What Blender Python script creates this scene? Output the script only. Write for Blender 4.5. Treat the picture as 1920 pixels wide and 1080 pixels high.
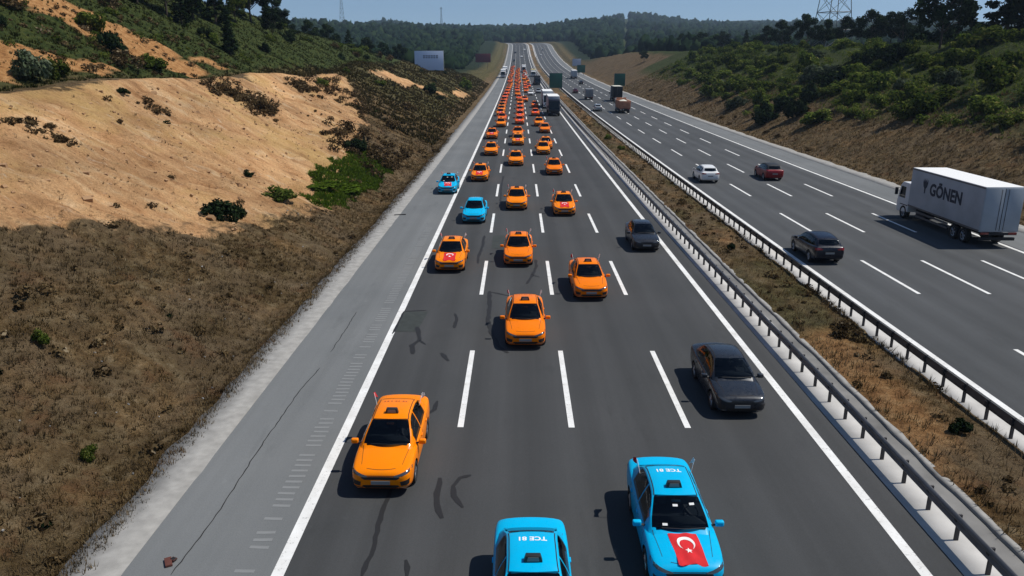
import bpy, bmesh, math, random
import numpy as np
from mathutils import Vector, Matrix
from mathutils.bvhtree import BVHTree

for o in list(bpy.data.objects):
    bpy.data.objects.remove(o, do_unlink=True)
SC = bpy.context.scene
COL = SC.collection
R = math.radians

# ------------------------------------------------------------------ camera
CAM_H, PITCH, YAW, FPX = 11.54, 16.37, 0.42, 1433.0
cam_data = bpy.data.cameras.new('camera')
cam = bpy.data.objects.new('camera', cam_data)
COL.objects.link(cam)
cam.location = (0, 0, CAM_H)
cam.rotation_euler = (R(90 - PITCH), 0, R(YAW))
cam_data.sensor_width = 36
cam_data.lens = FPX / 1920 * 36
cam_data.clip_start = 0.5
cam_data.clip_end = 12000
SC.camera = cam
SC.render.resolution_x, SC.render.resolution_y = 1024, 576

# ------------------------------------------------------------------ sky, sun, exposure
SUN = Vector((0.64, 0.05, 1.0)).normalized()          # direction towards the sun
world = bpy.data.worlds.new('World')
SC.world = world
world.use_nodes = True
wn = world.node_tree.nodes
wl = world.node_tree.links
wn.clear()
wo = wn.new('ShaderNodeOutputWorld')
wb = wn.new('ShaderNodeBackground')
sky = wn.new('ShaderNodeTexSky')
sky.sky_type = 'NISHITA'
sky.sun_disc = False
sky.sun_elevation = math.asin(SUN.z)
sky.sun_rotation = math.atan2(SUN.x, SUN.y)
sky.altitude = 150
sky.air_density = 1.0
sky.dust_density = 0.0
sky.ozone_density = 3.5
wb.inputs['Strength'].default_value = 0.09
# the road's plane falls away from true level, so the sky's horizon lies a little below it
tcw = wn.new('ShaderNodeTexCoord'); lift = wn.new('ShaderNodeVectorMath'); lift.operation = 'ADD'; lift.inputs[1].default_value = (0, 0, .075)
nrmw = wn.new('ShaderNodeVectorMath'); nrmw.operation = 'NORMALIZE'
wl.new(tcw.outputs['Generated'], lift.inputs[0]); wl.new(lift.outputs[0], nrmw.inputs[0]); wl.new(nrmw.outputs[0], sky.inputs[0])
wl.new(sky.outputs[0], wb.inputs[0])
wl.new(wb.outputs[0], wo.inputs[0])
sd = bpy.data.lights.new('sun', 'SUN')
sd.energy = 4.4
sd.angle = R(0.5)
sd.color = (1.0, 0.955, 0.88)
sun = bpy.data.objects.new('sun', sd)
COL.objects.link(sun)
sun.rotation_euler = SUN.to_track_quat('Z', 'Y').to_euler()
sun.location = (60, 0, 90)
SC.view_settings.view_transform = 'Standard'
SC.view_settings.look = 'None'
SC.view_settings.exposure = 0.0
SC.view_settings.gamma = 1.0
SC.view_settings.use_curve_mapping = False
SC.render.engine = 'CYCLES'
SC.cycles.max_bounces = 5
SC.cycles.diffuse_bounces = 2
SC.cycles.glossy_bounces = 3
SC.cycles.transparent_max_bounces = 6
SC.cycles.caustics_reflective = False
SC.cycles.caustics_refractive = False

# ------------------------------------------------------------------ helpers
rng = np.random.default_rng(7)
random.seed(7)

def tag(o, label=None, cat=None, group=None, kind=None):
    if label: o['label'] = label
    if cat: o['category'] = cat
    if group: o['group'] = group
    if kind: o['kind'] = kind
    return o

def link(o, parent=None):
    COL.objects.link(o)
    if parent is not None:
        o.parent = parent
    return o

def empty(name, loc=(0, 0, 0), rz=0.0):
    o = bpy.data.objects.new(name, None)
    o.empty_display_size = 0.3
    o.location = loc
    o.rotation_euler = (0, 0, rz)
    return link(o)

def mk_mesh(name, verts, faces, mats=(), smooth=False, idx=None, angle=None):
    me = bpy.data.meshes.new(name)
    verts = np.asarray(verts, dtype=np.float32)
    if isinstance(faces, np.ndarray):
        nf, k = faces.shape
        me.vertices.add(len(verts)); me.vertices.foreach_set('co', verts.ravel())
        me.loops.add(nf * k); me.loops.foreach_set('vertex_index', faces.astype(np.int32).ravel())
        me.polygons.add(nf)
        me.polygons.foreach_set('loop_start', np.arange(0, nf * k, k, dtype=np.int32))
        me.update(calc_edges=True)
    else:
        me.from_pydata([tuple(map(float, v)) for v in verts], [], faces)
        me.update()
    for m in mats: me.materials.append(m)
    if idx is not None:
        me.polygons.foreach_set('material_index', np.asarray(idx, dtype=np.int32))
    if smooth:
        me.polygons.foreach_set('use_smooth', np.ones(len(me.polygons), dtype=bool))
        if angle: me.set_sharp_from_angle(angle=R(angle))
    return me

def mk_obj(name, me, parent=None, loc=(0, 0, 0), rot=(0, 0, 0)):
    o = bpy.data.objects.new(name, me)
    o.location = loc
    o.rotation_euler = rot
    return link(o, parent)

def point_attr(me, name, vals):
    a = me.attributes.new(name, 'FLOAT', 'POINT')
    a.data.foreach_set('value', np.asarray(vals, dtype=np.float32))

class MB:
    """collects boxes, bars, tubes and polygons of ONE part"""
    def __init__(s): s.v = []; s.f = []; s.m = []
    def add(s, v, f, m=0):
        b = len(s.v); s.v += [tuple(p) for p in v]; s.f += [tuple(i + b for i in q) for q in f]; s.m += [m] * len(f)
    def box(s, c, d, m=0, M=None):
        x, y, z = d[0] / 2, d[1] / 2, d[2] / 2
        v = [Vector((sx * x, sy * y, sz * z)) for sz in (-1, 1) for sy in (-1, 1) for sx in (-1, 1)]
        if M is not None: v = [M @ p for p in v]
        v = [p + Vector(c) for p in v]
        s.add(v, [(0, 2, 3, 1), (4, 5, 7, 6), (0, 1, 5, 4), (2, 6, 7, 3), (0, 4, 6, 2), (1, 3, 7, 5)], m)
    def bar(s, a, b, r, m=0, n=4, r2=None):
        a, b = Vector(a), Vector(b); d = (b - a)
        if d.length < 1e-6: return
        d.normalize(); u = d.orthogonal().normalized(); w = d.cross(u)
        r2 = r if r2 is None else r2
        v = []
        for p, rr in ((a, r), (b, r2)):
            for k in range(n):
                t = 2 * math.pi * (k + .5) / n
                v.append(p + (u * math.cos(t) + w * math.sin(t)) * rr)
        f = [(k, (k + 1) % n, n + (k + 1) % n, n + k) for k in range(n)]
        f += [tuple(range(n))[::-1], tuple(range(n, 2 * n))]
        s.add(v, f, m)
    def prism(s, poly, axis, a, b, m=0):
        n = len(poly); v = []
        for t in (a, b):
            for p in poly:
                v.append((t, p[0], p[1]) if axis == 0 else ((p[0], t, p[1]) if axis == 1 else (p[0], p[1], t)))
        f = [(k, (k + 1) % n, n + (k + 1) % n, n + k) for k in range(n)] + [tuple(range(n))[::-1], tuple(range(n, 2 * n))]
        s.add(v, f, m)
    def mesh(s, name, mats, bevel=0, smooth=False, seg=2, angle=40):
        bm = bmesh.new()
        vs = [bm.verts.new(p) for p in s.v]
        for q, mi in zip(s.f, s.m):
            try:
                fc = bm.faces.new([vs[i] for i in q]); fc.material_index = mi
            except ValueError: pass
        bmesh.ops.recalc_face_normals(bm, faces=bm.faces)
        if bevel:
            es = [e for e in bm.edges if len(e.link_faces) == 2 and e.calc_face_angle(0) > R(25)]
            bmesh.ops.bevel(bm, geom=es, offset=bevel, segments=seg, profile=.6, affect='EDGES', clamp_overlap=True)
        me = bpy.data.meshes.new(name); bm.to_mesh(me); bm.free()
        for m in mats: me.materials.append(m)
        if smooth or bevel:
            me.polygons.foreach_set('use_smooth', np.ones(len(me.polygons), dtype=bool))
            me.set_sharp_from_angle(angle=R(angle))
        return me

def vnoise(x, y, seed=0):
    x = np.asarray(x, float); y = np.asarray(y, float)
    xi = np.floor(x).astype(np.int64); yi = np.floor(y).astype(np.int64)
    fx = x - xi; fy = y - yi
    def h(a, b):
        n = (a * 374761393 + b * 668265263 + seed * 1442695041) & 0xffffffff
        n = ((n ^ (n >> 13)) * 1274126177) & 0xffffffff
        return ((n ^ (n >> 16)) & 0xffff) / 65535.0
    u = fx * fx * (3 - 2 * fx); v = fy * fy * (3 - 2 * fy)
    return (h(xi, yi) * (1 - u) + h(xi + 1, yi) * u) * (1 - v) + (h(xi, yi + 1) * (1 - u) + h(xi + 1, yi + 1) * u) * v

def fbm(x, y, seed=0, octs=4):
    s = 0; a = 1; t = 0
    for k in range(octs):
        s = s + a * (vnoise(np.asarray(x) * 2 ** k, np.asarray(y) * 2 ** k, seed + k * 17) * 2 - 1); t += a; a *= .5
    return s / t

def sstep(a, b, x):
    t = np.clip((np.asarray(x, float) - a) / (b - a), 0, 1)
    return t * t * (3 - 2 * t)

# ------------------------------------------------------------------ materials
def nodes_of(m):
    m.use_nodes = True
    return m.node_tree.nodes, m.node_tree.links, m.node_tree.nodes['Principled BSDF']

def mat(name, col, rough=.6, metal=0., spec=.5, coat=0., emit=None, var=0., vscale=8., bump=0., bscale=40.):
    m = bpy.data.materials.new(name)
    n, l, b = nodes_of(m)
    b.inputs['Base Color'].default_value = (*col, 1)
    b.inputs['Roughness'].default_value = rough
    b.inputs['Metallic'].default_value = metal
    b.inputs['Specular IOR Level'].default_value = spec
    if coat:
        b.inputs['Coat Weight'].default_value = coat
        b.inputs['Coat Roughness'].default_value = .06
    if emit:
        b.inputs['Emission Color'].default_value = (*emit[0], 1); b.inputs['Emission Strength'].default_value = emit[1]
    if var or bump:
        tc = n.new('ShaderNodeTexCoord')
    if var:
        nz = n.new('ShaderNodeTexNoise'); nz.inputs['Scale'].default_value = vscale; nz.inputs['Detail'].default_value = 5
        l.new(tc.outputs['Object'], nz.inputs['Vector'])
        mr = n.new('ShaderNodeMapRange'); mr.inputs[1].default_value = .3; mr.inputs[2].default_value = .7
        mr.inputs[3].default_value = 1 - var; mr.inputs[4].default_value = 1 + var
        l.new(nz.outputs['Fac'], mr.inputs[0])
        hs = n.new('ShaderNodeMix'); hs.data_type = 'RGBA'; hs.blend_type = 'MULTIPLY'; hs.inputs[0].default_value = 1
        hs.inputs[6].default_value = (*col, 1); l.new(mr.outputs[0], hs.inputs[7]); l.new(hs.outputs[2], b.inputs['Base Color'])
    if bump:
        nb = n.new('ShaderNodeTexNoise'); nb.inputs['Scale'].default_value = bscale; nb.inputs['Detail'].default_value = 4
        l.new(tc.outputs['Object'], nb.inputs['Vector'])
        bp = n.new('ShaderNodeBump'); bp.inputs['Strength'].default_value = bump; bp.inputs['Distance'].default_value = .02
        l.new(nb.outputs['Fac'], bp.inputs['Height']); l.new(bp.outputs[0], b.inputs['Normal'])
    return m

def ramp(n, stops):
    r = n.new('ShaderNodeValToRGB')
    e = r.color_ramp.elements
    while len(e) < len(stops): e.new(.5)
    for k, (p, c) in enumerate(stops):
        e[k].position = p; e[k].color = (*c, 1)
    return r

def noise(n, l, tc, scale, detail=5, rough=.55, sc=None):
    nz = n.new('ShaderNodeTexNoise'); nz.inputs['Scale'].default_value = scale
    nz.inputs['Detail'].default_value = detail; nz.inputs['Roughness'].default_value = rough
    if sc:
        mp = n.new('ShaderNodeMapping'); mp.inputs['Scale'].default_value = sc
        l.new(tc, mp.inputs[0]); l.new(mp.outputs[0], nz.inputs['Vector'])
    else:
        l.new(tc, nz.inputs['Vector'])
    return nz.outputs['Fac']

def mixc(n, l, fac, a, b, mode='MIX'):
    m = n.new('ShaderNodeMix'); m.data_type = 'RGBA'; m.blend_type = mode
    for s, v in ((0, fac), (6, a), (7, b)):
        if isinstance(v, (int, float)): m.inputs[s].default_value = v
        elif isinstance(v, tuple): m.inputs[s].default_value = (*v, 1)
        else: l.new(v, m.inputs[s])
    return m.outputs[2]

def maprange(n, l, v, a, b, c=0., d=1.):
    m = n.new('ShaderNodeMapRange'); m.inputs[1].default_value = a; m.inputs[2].default_value = b
    m.inputs[3].default_value = c; m.inputs[4].default_value = d
    l.new(v, m.inputs[0]); return m.outputs[0]

def asphalt_mat(name, c0, c1, streak=.14, wheel=0.):
    m = bpy.data.materials.new(name)
    n, l, b = nodes_of(m)
    tc = n.new('ShaderNodeTexCoord').outputs['Object']
    big = noise(n, l, tc, .12, 4)
    lon = noise(n, l, tc, 1.0, 4, .6, (.9, .012, 1))            # long streaks along the lanes
    fine = noise(n, l, tc, 30, 3, .7)
    col = mixc(n, l, maprange(n, l, big, .3, .7), c0, c1)
    col = mixc(n, l, 1.0, col, maprange(n, l, lon, .3, .7, 1 - streak, 1 + streak), 'MULTIPLY')
    col = mixc(n, l, 1.0, col, maprange(n, l, fine, .25, .75, .86, 1.14), 'MULTIPLY')
    if wheel:
        sx = n.new('ShaderNodeSeparateXYZ'); l.new(tc, sx.inputs[0])
        wv = n.new('ShaderNodeMath'); wv.operation = 'MULTIPLY_ADD'; wv.inputs[1].default_value = 2 * math.pi / 1.85; wv.inputs[2].default_value = wheel; l.new(sx.outputs[0], wv.inputs[0])
        sn = n.new('ShaderNodeMath'); sn.operation = 'SINE'; l.new(wv.outputs[0], sn.inputs[0])
        col = mixc(n, l, 1.0, col, maprange(n, l, sn.outputs[0], -1, 1, .93, 1.07), 'MULTIPLY')
    st = noise(n, l, tc, .8, 5, .65, (1, .25, 1))
    col = mixc(n, l, maprange(n, l, st, .58, .72, 0, .35), col, tuple(.62 * q for q in c0))
    st2 = noise(n, l, tc, 2.3, 5, .7, (1, .5, 1))
    col = mixc(n, l, maprange(n, l, st2, .62, .74, 0, .25), col, tuple(1.5 * q for q in c1))
    l.new(col, b.inputs['Base Color'])
    b.inputs['Roughness'].default_value = .88
    b.inputs['Specular IOR Level'].default_value = .25
    bp = n.new('ShaderNodeBump'); bp.inputs['Strength'].default_value = .35; bp.inputs['Distance'].default_value = .01
    l.new(fine, bp.inputs['Height']); l.new(bp.outputs[0], b.inputs['Normal'])
    return m

M = {}
M['asphalt'] = asphalt_mat('asphalt', (.047, .049, .050), (.059, .060, .061), .14, 3.1)
M['asphalt_far'] = asphalt_mat('asphalt_opposite', (.059, .062, .064), (.073, .076, .079), .14, 1.2)
M['shoulder'] = asphalt_mat('shoulder_asphalt', (.132, .139, .141), (.165, .171, .171), .10)
M['concrete'] = mat('concrete', (.27, .262, .245), .9, var=.18, vscale=2.6)
M['concrete_pale'] = mat('concrete_pale', (.46, .445, .42), .9, var=.15, vscale=1.0)
M['concrete_dirty'] = mat('concrete_dirty', (.17, .165, .155), .9, var=.3, vscale=.8)
def worn_paint():
    m = bpy.data.materials.new('road_paint'); n, l, b = nodes_of(m)
    tc = n.new('ShaderNodeTexCoord').outputs['Object']
    a = noise(n, l, tc, 9, 6, .75); c = noise(n, l, tc, 1.1, 4, .6)
    col = mixc(n, l, maprange(n, l, c, .35, .7, 0, 1), (.80, .80, .78), (.62, .61, .58))
    col = mixc(n, l, maprange(n, l, a, .57, .68, 0, .8), col, (.15, .15, .15))
    l.new(col, b.inputs['Base Color']); b.inputs['Roughness'].default_value = .75
    return m
M['paint_line'] = worn_paint()
M['tar'] = mat('crack_sealant', (.009, .009, .010), .75)
M['patch'] = mat('asphalt_patch', (.030, .036, .033), .9, var=.2, vscale=3)
M['groove'] = mat('rumble_groove', (.20, .206, .206), .9, var=.15, vscale=1.5)
M['steel'] = mat('galvanised_steel', (.13, .13, .135), .5, .4, var=.25, vscale=2)
M['steel_dark'] = mat('weathered_post_steel', (.055, .05, .05), .7, .3)

# ------------------------------------------------------------------ lie of the land (metres; the road runs along +Y)
_Y = np.arange(0, 4001.0, 2.0)
_s = np.where(_Y < 850, 5.8e-5 * _Y + 1.2e-4 * np.maximum(0, _Y - 500), 0)
_s = np.where((_Y >= 850) & (_Y < 980), .0913 - (_Y - 850) / 130 * .0713, _s)
_s = np.where((_Y >= 980) & (_Y < 1050), .02, _s)
_s = np.where((_Y >= 1050) & (_Y < 1600), .045, _s)
_s = np.where(_Y >= 1600, .026, _s)
_s = np.where(_Y >= 2300, .01, _s)
_Z = np.concatenate([[0], np.cumsum((_s[1:] + _s[:-1]) * .5 * 2.0)])
def zr(Y): return np.interp(Y, _Y, _Z)
def cx(Y): return -np.maximum(0, np.asarray(Y, float) - 860) ** 2 * 6e-4     # the far bend to the left

def ground(px, py, h=0.):
    """pixel of the 1920 x 1080 photograph -> point at height h above the road surface"""
    xr = (px - 960) / FPX; yr = (540 - py) / FPX
    s, c = math.sin(R(PITCH)), math.cos(R(PITCH))
    d = Vector((xr, c + yr * s, -s + yr * c)); d.rotate(Matrix.Rotation(R(YAW), 3, 'Z'))
    t = 10.0
    for _ in range(60):
        Y = d.y * t
        t += .6 * ((CAM_H - h - float(zr(max(0, Y)))) / max(1e-4, -d.z) - t) if d.z < -1e-4 else 0
    return d.x * t, d.y * t

LE, RE = -10.2, 36.9       # outer edges of the two shoulders

def interp(x, xs, ys): return np.interp(x, xs, ys)

def T(X, Y):
    """height of the ground outside the road"""
    X = np.asarray(X, float); Y = np.asarray(Y, float)
    xx = X - cx(Y)
    base = zr(np.maximum(Y, 0))
    # left: verge, cut slope, bench with a track, upper slope
    d = np.maximum(0, LE - xx)
    hb = interp(Y, [-50, 90, 125, 150, 172, 200, 250, 310, 420, 520], [9.7, 9.9, 9.2, 9.6, 10.6, 9.2, 7.0, 4.4, 1.5, .4])
    d0 = 1.8 + .5 * fbm(Y * .08, d * 0, 3)
    low = np.minimum(np.maximum(0, d - d0) * (.5 + .03 * fbm(Y * .05, d * .05, 9)), 99)
    kcrest = np.clip(hb / .5 + 1.8, .5, 99)
    bench = hb + .03 * np.maximum(0, d - kcrest)
    upper = hb + .1 + .56 * np.maximum(0, d - kcrest - 3.6)
    hu = interp(Y, [-50, 60, 150, 200, 260, 340, 450], [26, 25, 21, 16, 9.5, 5.5, 2])
    top = hu + .06 * np.maximum(0, d - kcrest - 3.6 - (hu - hb) / .56)
    zl = np.minimum(low, np.maximum(bench, np.minimum(upper, top)))
    zl = zl + np.clip(d / 4, 0, 1) * (.35 * fbm(X * .22, Y * .22, 21) + .10 * fbm(X * 1.3, Y * 1.3, 33, 3))
    cut = sstep(2.5, 6, d) * (1 - sstep(kcrest - 1.5, kcrest + .5, d)) + sstep(kcrest + 3, kcrest + 5, d) * (1 - sstep(kcrest + 16, kcrest + 24, d))
    gul = fbm(X * .10 + 3 + .3 * Y * .1, Y * .85 + 1.2 * fbm(X * .3, Y * .2, 13), 19, 4)
    zl = zl + cut * (.75 * np.minimum(gul, .12) + .30 * fbm(X * .55, Y * .6, 23, 4) + .12 * fbm(X * 1.9, Y * 2.1, 29, 2)) * (Y < 260)
    zl = zl + np.clip((d - 3) / 10, 0, 1) * .7 * fbm(X * .06, Y * .06, 41) * (Y < 600)
    zl = np.where(d < 5, zl + .06 * fbm(X * 2.1, Y * 2.1, 5, 3) * np.clip(d / 1.0, 0.15, 1), zl)
    # right: verge, bank, plateau
    e = np.maximum(0, xx - RE)
    hc = interp(Y, [-50, 100, 250, 330, 400, 460, 530, 620], [14.2, 13.8, 14.0, 13.0, 12.8, 11.5, 7, 1.5])
    e0 = 2.2
    zrr = np.minimum(np.maximum(0, e - e0) * .48, hc + .015 * np.maximum(0, e - e0 - hc / .48))
    zrr = zrr + np.clip(e / 4, 0, 1) * (.45 * fbm(X * .16, Y * .16, 61) + .12 * fbm(X * 1.1, Y * 1.1, 71, 3))
    z = np.where(xx < 0, zl, zrr)
    # far hills
    far = sstep(600, 1500, Y)
    for hx, hy, hh, sx, sy in ((-590, 2250, 30, 95, 300), (-350, 2250, 22, 75, 300), (300, 2200, 30, 140, 300), (150, 1500, 13, 110, 260),
                               (760, 2700, 22, 260, 260), (450, 2700, 16, 160, 260), (-160, 1400, 9, 110, 260), (40, 2600, -6, 120, 300)):
        z = z + hh * np.exp(-((X - hx) / sx) ** 2 - ((Y - hy) / sy) ** 2)
    z = z + far * 4.5 * fbm(X * .006, Y * .004, 91)
    return base + z - .06

# --- masks for what grows where
def in_poly(X, Y, poly):
    X = np.asarray(X); Y = np.asarray(Y); c = np.zeros(X.shape, bool); n = len(poly)
    for i in range(n):
        x0, y0 = poly[i]; x1, y1 = poly[i - 1]
        if y0 == y1: continue
        c ^= ((y0 > Y) != (y1 > Y)) & (X < (x1 - x0) * (Y - y0) / (y1 - y0) + x0)
    return c
SAND = [[(-27, 8), (-23.6, 27), (-21.6, 32), (-19.3, 37), (-17, 43), (-14.3, 53), (-13.6, 60), (-16, 72), (-18, 88), (-19, 101), (-23, 113), (-27, 127), (-30.2, 134),
         (-32.2, 110), (-32.4, 60), (-32.6, 8)],
        [(-30.5, 158), (-27, 163), (-22, 178), (-17, 196), (-17.5, 203), (-23, 190), (-30, 176)],
        [(-15, 206), (-13.6, 230), (-17, 236), (-18, 212)]]
ORANGE = [[(-36.0, 44), (-36.2, 74), (-38, 72), (-41, 64), (-43.5, 60), (-43, 44)],
          [(-36.2, 84), (-36.2, 91), (-40, 91), (-48, 90), (-56, 86), (-56, 80), (-47, 80)],
          [(-36.4, 95), (-36.4, 99), (-38.5, 98), (-38.4, 95)]]
GREENP = [[(-14.0, 57), (-13.2, 66), (-13.4, 80), (-15.6, 84), (-17.6, 74), (-17.3, 64), (-15.8, 57)]]
def masks(X, Y):
    jx = X + 1.6 * fbm(X * .25, Y * .25, 101) + .5 * fbm(X * 1.2, Y * 1.2, 102, 3)
    jy = Y + 4.5 * fbm(X * .2, Y * .1, 111) + 1.2 * fbm(X, Y * .6, 112, 3)
    sand = np.zeros(np.shape(X)); green = np.zeros(np.shape(X)); orange = np.zeros(np.shape(X))
    for ox, oy in ((0, 0), (1.1, 0), (-1.1, 0), (0, 3), (0, -3), (.7, 1.6), (-.7, -1.6), (.7, -1.6)):
        acc = np.zeros(np.shape(X))
        for p in SAND: acc = np.maximum(acc, in_poly(jx + ox, jy + oy, p))
        sand = sand + acc / 8
    for p in ORANGE: orange = np.maximum(orange, in_poly(jx, jy, p))
    for p in GREENP: green = np.maximum(green, in_poly(jx, jy, p))
    xx = X - cx(Y)
    green = np.maximum(green, sstep(-33.6, -36.5, jx) * (1 - orange))                        # upper left hill
    green = np.maximum(green, .55 * sstep(118, 150, jy) * (jx < -14.5))
    green = np.maximum(green, sstep(47, 53, jx) * (Y < 330) * .95)                            # right bank
    green = np.maximum(green, sstep(62, 66, jx))
    green = np.maximum(green, np.where(xx < 0, sstep(330, 460, jy), sstep(480, 580, jy)) * (.25 + .3 * vnoise(X * .08, Y * .02, 5)))
    return np.clip(sand, 0, 1), np.clip(green, 0, 1), np.clip(orange, 0, 1)
def forest_mask(X, Y):
    xx = X - cx(Y)
    f = np.where(xx < 0, sstep(20, 26, -xx) * sstep(290, 340, Y), sstep(44, 52, xx) * sstep(500, 580, Y))
    f = f * (1 - .9 * (np.abs(X - .133 * Y) < .004 * Y) * (Y > 520))
    fld = (fbm(X * .004, Y * .003, 17) > .28) & (Y > 1750)
    return np.clip(f * (1 - .9 * fld), 0, 1)

def bank_mat():
    m = bpy.data.materials.new('bank_soil_and_scrub')
    n, l, b = nodes_of(m)
    tc = n.new('ShaderNodeTexCoord').outputs['Object']
    def at(nm):
        a = n.new('ShaderNodeAttribute'); a.attribute_name = nm; return a.outputs['Fac']
    n1 = noise(n, l, tc, .35, 6, .6); n2 = noise(n, l, tc, 1.7, 6, .65); n3 = noise(n, l, tc, 7, 5, .7)
    dry = ramp(n, [(.30, (.050, .034, .015)), (.45, (.100, .066, .031)), (.58, (.150, .108, .056)), (.75, (.235, .180, .110))])
    l.new(n2, dry.inputs[0])
    tint = ramp(n, [(.35, (.62, .60, .50)), (.5, (1, 1, 1)), (.68, (1.25, 1.1, .95))]); l.new(n1, tint.inputs[0])
    cdry = mixc(n, l, 1.0, dry.outputs[0], tint.outputs[0], 'MULTIPLY')
    cdry = mixc(n, l, maprange(n, l, noise(n, l, tc, .22, 5, .6), .45, .62, 0, .6), cdry, (.140, .102, .062))
    cdry = mixc(n, l, maprange(n, l, noise(n, l, tc, .5, 5, .65), .56, .68, 0, .6), cdry, (.13, .065, .030))
    snd = ramp(n, [(.3, (.36, .180, .076)), (.44, (.53, .295, .138)), (.56, (.62, .37, .180)), (.72, (.72, .51, .30))])
    sl = noise(n, l, tc, .55, 7, .62, (.5, 1.5, .8))
    l.new(sl, snd.inputs[0])
    csand = mixc(n, l, 1.0, snd.outputs[0], maprange(n, l, n3, .25, .75, .70, 1.25), 'MULTIPLY')
    spots = maprange(n, l, n2, .63, .70)
    csand = mixc(n, l, spots, csand, (.26, .16, .075))
    nb = noise(n, l, tc, .10, 4, .6); ny = noise(n, l, tc, .17, 5, .6, (1, .8, 1.6))
    csand = mixc(n, l, 1.0, csand, maprange(n, l, nb, .35, .65, .62, 1.10), 'MULTIPLY')
    csand = mixc(n, l, maprange(n, l, ny, .50, .66, 0, .55), csand, (.50, .33, .12))
    csand = mixc(n, l, maprange(n, l, noise(n, l, tc, .9, 6, .7, (.35, 1.6, .6)), .60, .72, 0, .7), csand, (.62, .50, .36))
    csand = mixc(n, l, maprange(n, l, noise(n, l, tc, .45, 6, .7, (.5, 1.3, .7)), .55, .66, 0, .6), csand, (.25, .135, .062))
    csand = mixc(n, l, maprange(n, l, noise(n, l, tc, 3.2, 4, .7), .62, .70, 0, .75), csand, (.17, .10, .045))
    org = ramp(n, [(.3, (.22, .10, .035)), (.5, (.40, .20, .075)), (.7, (.52, .30, .13))]); l.new(n2, org.inputs[0])
    grn = ramp(n, [(.3, (.016, .026, .007)), (.48, (.034, .048, .012)), (.62, (.060, .070, .018)), (.78, (.12, .105, .035))]); l.new(n2, grn.inputs[0])
    c = mixc(n, l, at('green'), cdry, grn.outputs[0])
    c = mixc(n, l, at('orange'), c, org.outputs[0])
    ad = n.new('ShaderNodeMath'); ad.operation = 'MULTIPLY_ADD'; ad.inputs[1].default_value = 1.3; l.new(n2, ad.inputs[0]); l.new(at('sand'), ad.inputs[2])
    c = mixc(n, l, maprange(n, l, ad.outputs[0], 1.02, 1.30), c, csand)
    fr = ramp(n, [(.3, (.008, .016, .008)), (.7, (.022, .032, .014))]); l.new(n1, fr.inputs[0])
    c = mixc(n, l, at('forest'), c, fr.outputs[0])
    l.new(c, b.inputs['Base Color'])
    b.inputs['Roughness'].default_value = .95
    b.inputs['Specular IOR Level'].default_value = .1
    bp = n.new('ShaderNodeBump'); bp.inputs['Strength'].default_value = .9; bp.inputs['Distance'].default_value = .2
    l.new(n3, bp.inputs['Height'])
    bp2 = n.new('ShaderNodeBump'); bp2.inputs['Strength'].default_value = .6; bp2.inputs['Distance'].default_value = .5
    l.new(n2, bp2.inputs['Height']); l.new(bp.outputs[0], bp2.inputs['Normal']); l.new(bp2.outputs[0], b.inputs['Normal'])
    return m
M['bank'] = bank_mat()

def ladder(a, b, s0, k):
    out = [a]
    while out[-1] < b:
        out.append(out[-1] + max(s0, k * (abs(out[-1] - a))))
    return np.array(out)
YS = np.concatenate([np.arange(-20, 8, 2.0), ladder(8, 3400, .45, .0125)])

def terrain(name, xs, ys, label, shift=True, cat='hillside'):
    X, Y = np.meshgrid(xs, ys)
    X = X + cx(np.minimum(Y, 1060))
    Z = T(X, Y)
    V = np.stack([X, Y, Z], -1).reshape(-1, 3)
    nr, nc = len(ys), len(xs)
    i = np.arange((nr - 1) * nc).reshape(nr - 1, nc)[:, :-1].ravel()
    F = np.stack([i, i + 1, i + nc + 1, i + nc], -1)
    me = mk_mesh(name, V, F, [M['bank']], smooth=True)
    s, g, o = masks(V[:, 0], V[:, 1])
    point_attr(me, 'sand', s); point_attr(me, 'green', g); point_attr(me, 'orange', o); point_attr(me, 'forest', forest_mask(V[:, 0], V[:, 1]))
    ob = mk_obj(name, me)
    return tag(ob, label, None, None, 'structure')

dl = ladder(0, 1700, .4, .021)
terrain('hillside', (LE - dl)[::-1], YS, 'left roadside bank with dry scrub, bare sandy cut and green upper slope')
terrain('hillside', RE + ladder(0, 2000, .6, .024), YS, 'right roadside bank, dry grass below and green thicket above')
terrain('hills', np.linspace(LE, RE, 8), np.arange(1062, 3400, 30.0), 'far ground beyond the crest of the motorway')

# ------------------------------------------------------------------ road strips
RY = np.concatenate([np.arange(-20, 120, 4.0), np.arange(120, 1064, 8.0)])
def strip(name, x0, x1, dz, m, parent=None, ys=RY, jag0=0., jag1=0., seed=0, thick=0.):
    ys = np.asarray(ys, float)
    z = zr(np.maximum(ys, 0)) + dz
    a = x0 + cx(ys) + (jag0 * fbm(ys * .8, ys * 0, seed, 4) if jag0 else 0)
    b = x1 + cx(ys) + (jag1 * fbm(ys * .8, ys * 0 + 9, seed, 4) if jag1 else 0)
    rows = [np.stack([a, ys, z], -1), np.stack([b, ys, z], -1)]
    if thick:
        rows = [np.stack([a, ys, z - thick], -1)] + rows + [np.stack([b, ys, z - thick], -1)]
    k = len(rows)
    V = np.stack(rows, 1).reshape(-1, 3)
    F = []
    for r in range(len(ys) - 1):
        for q in range(k - 1):
            F.append((r * k + q, r * k + q + 1, (r + 1) * k + q + 1, (r + 1) * k + q))
    me = mk_mesh(name, V, np.array(F), [m])
    return mk_obj(name, me, parent)

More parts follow.
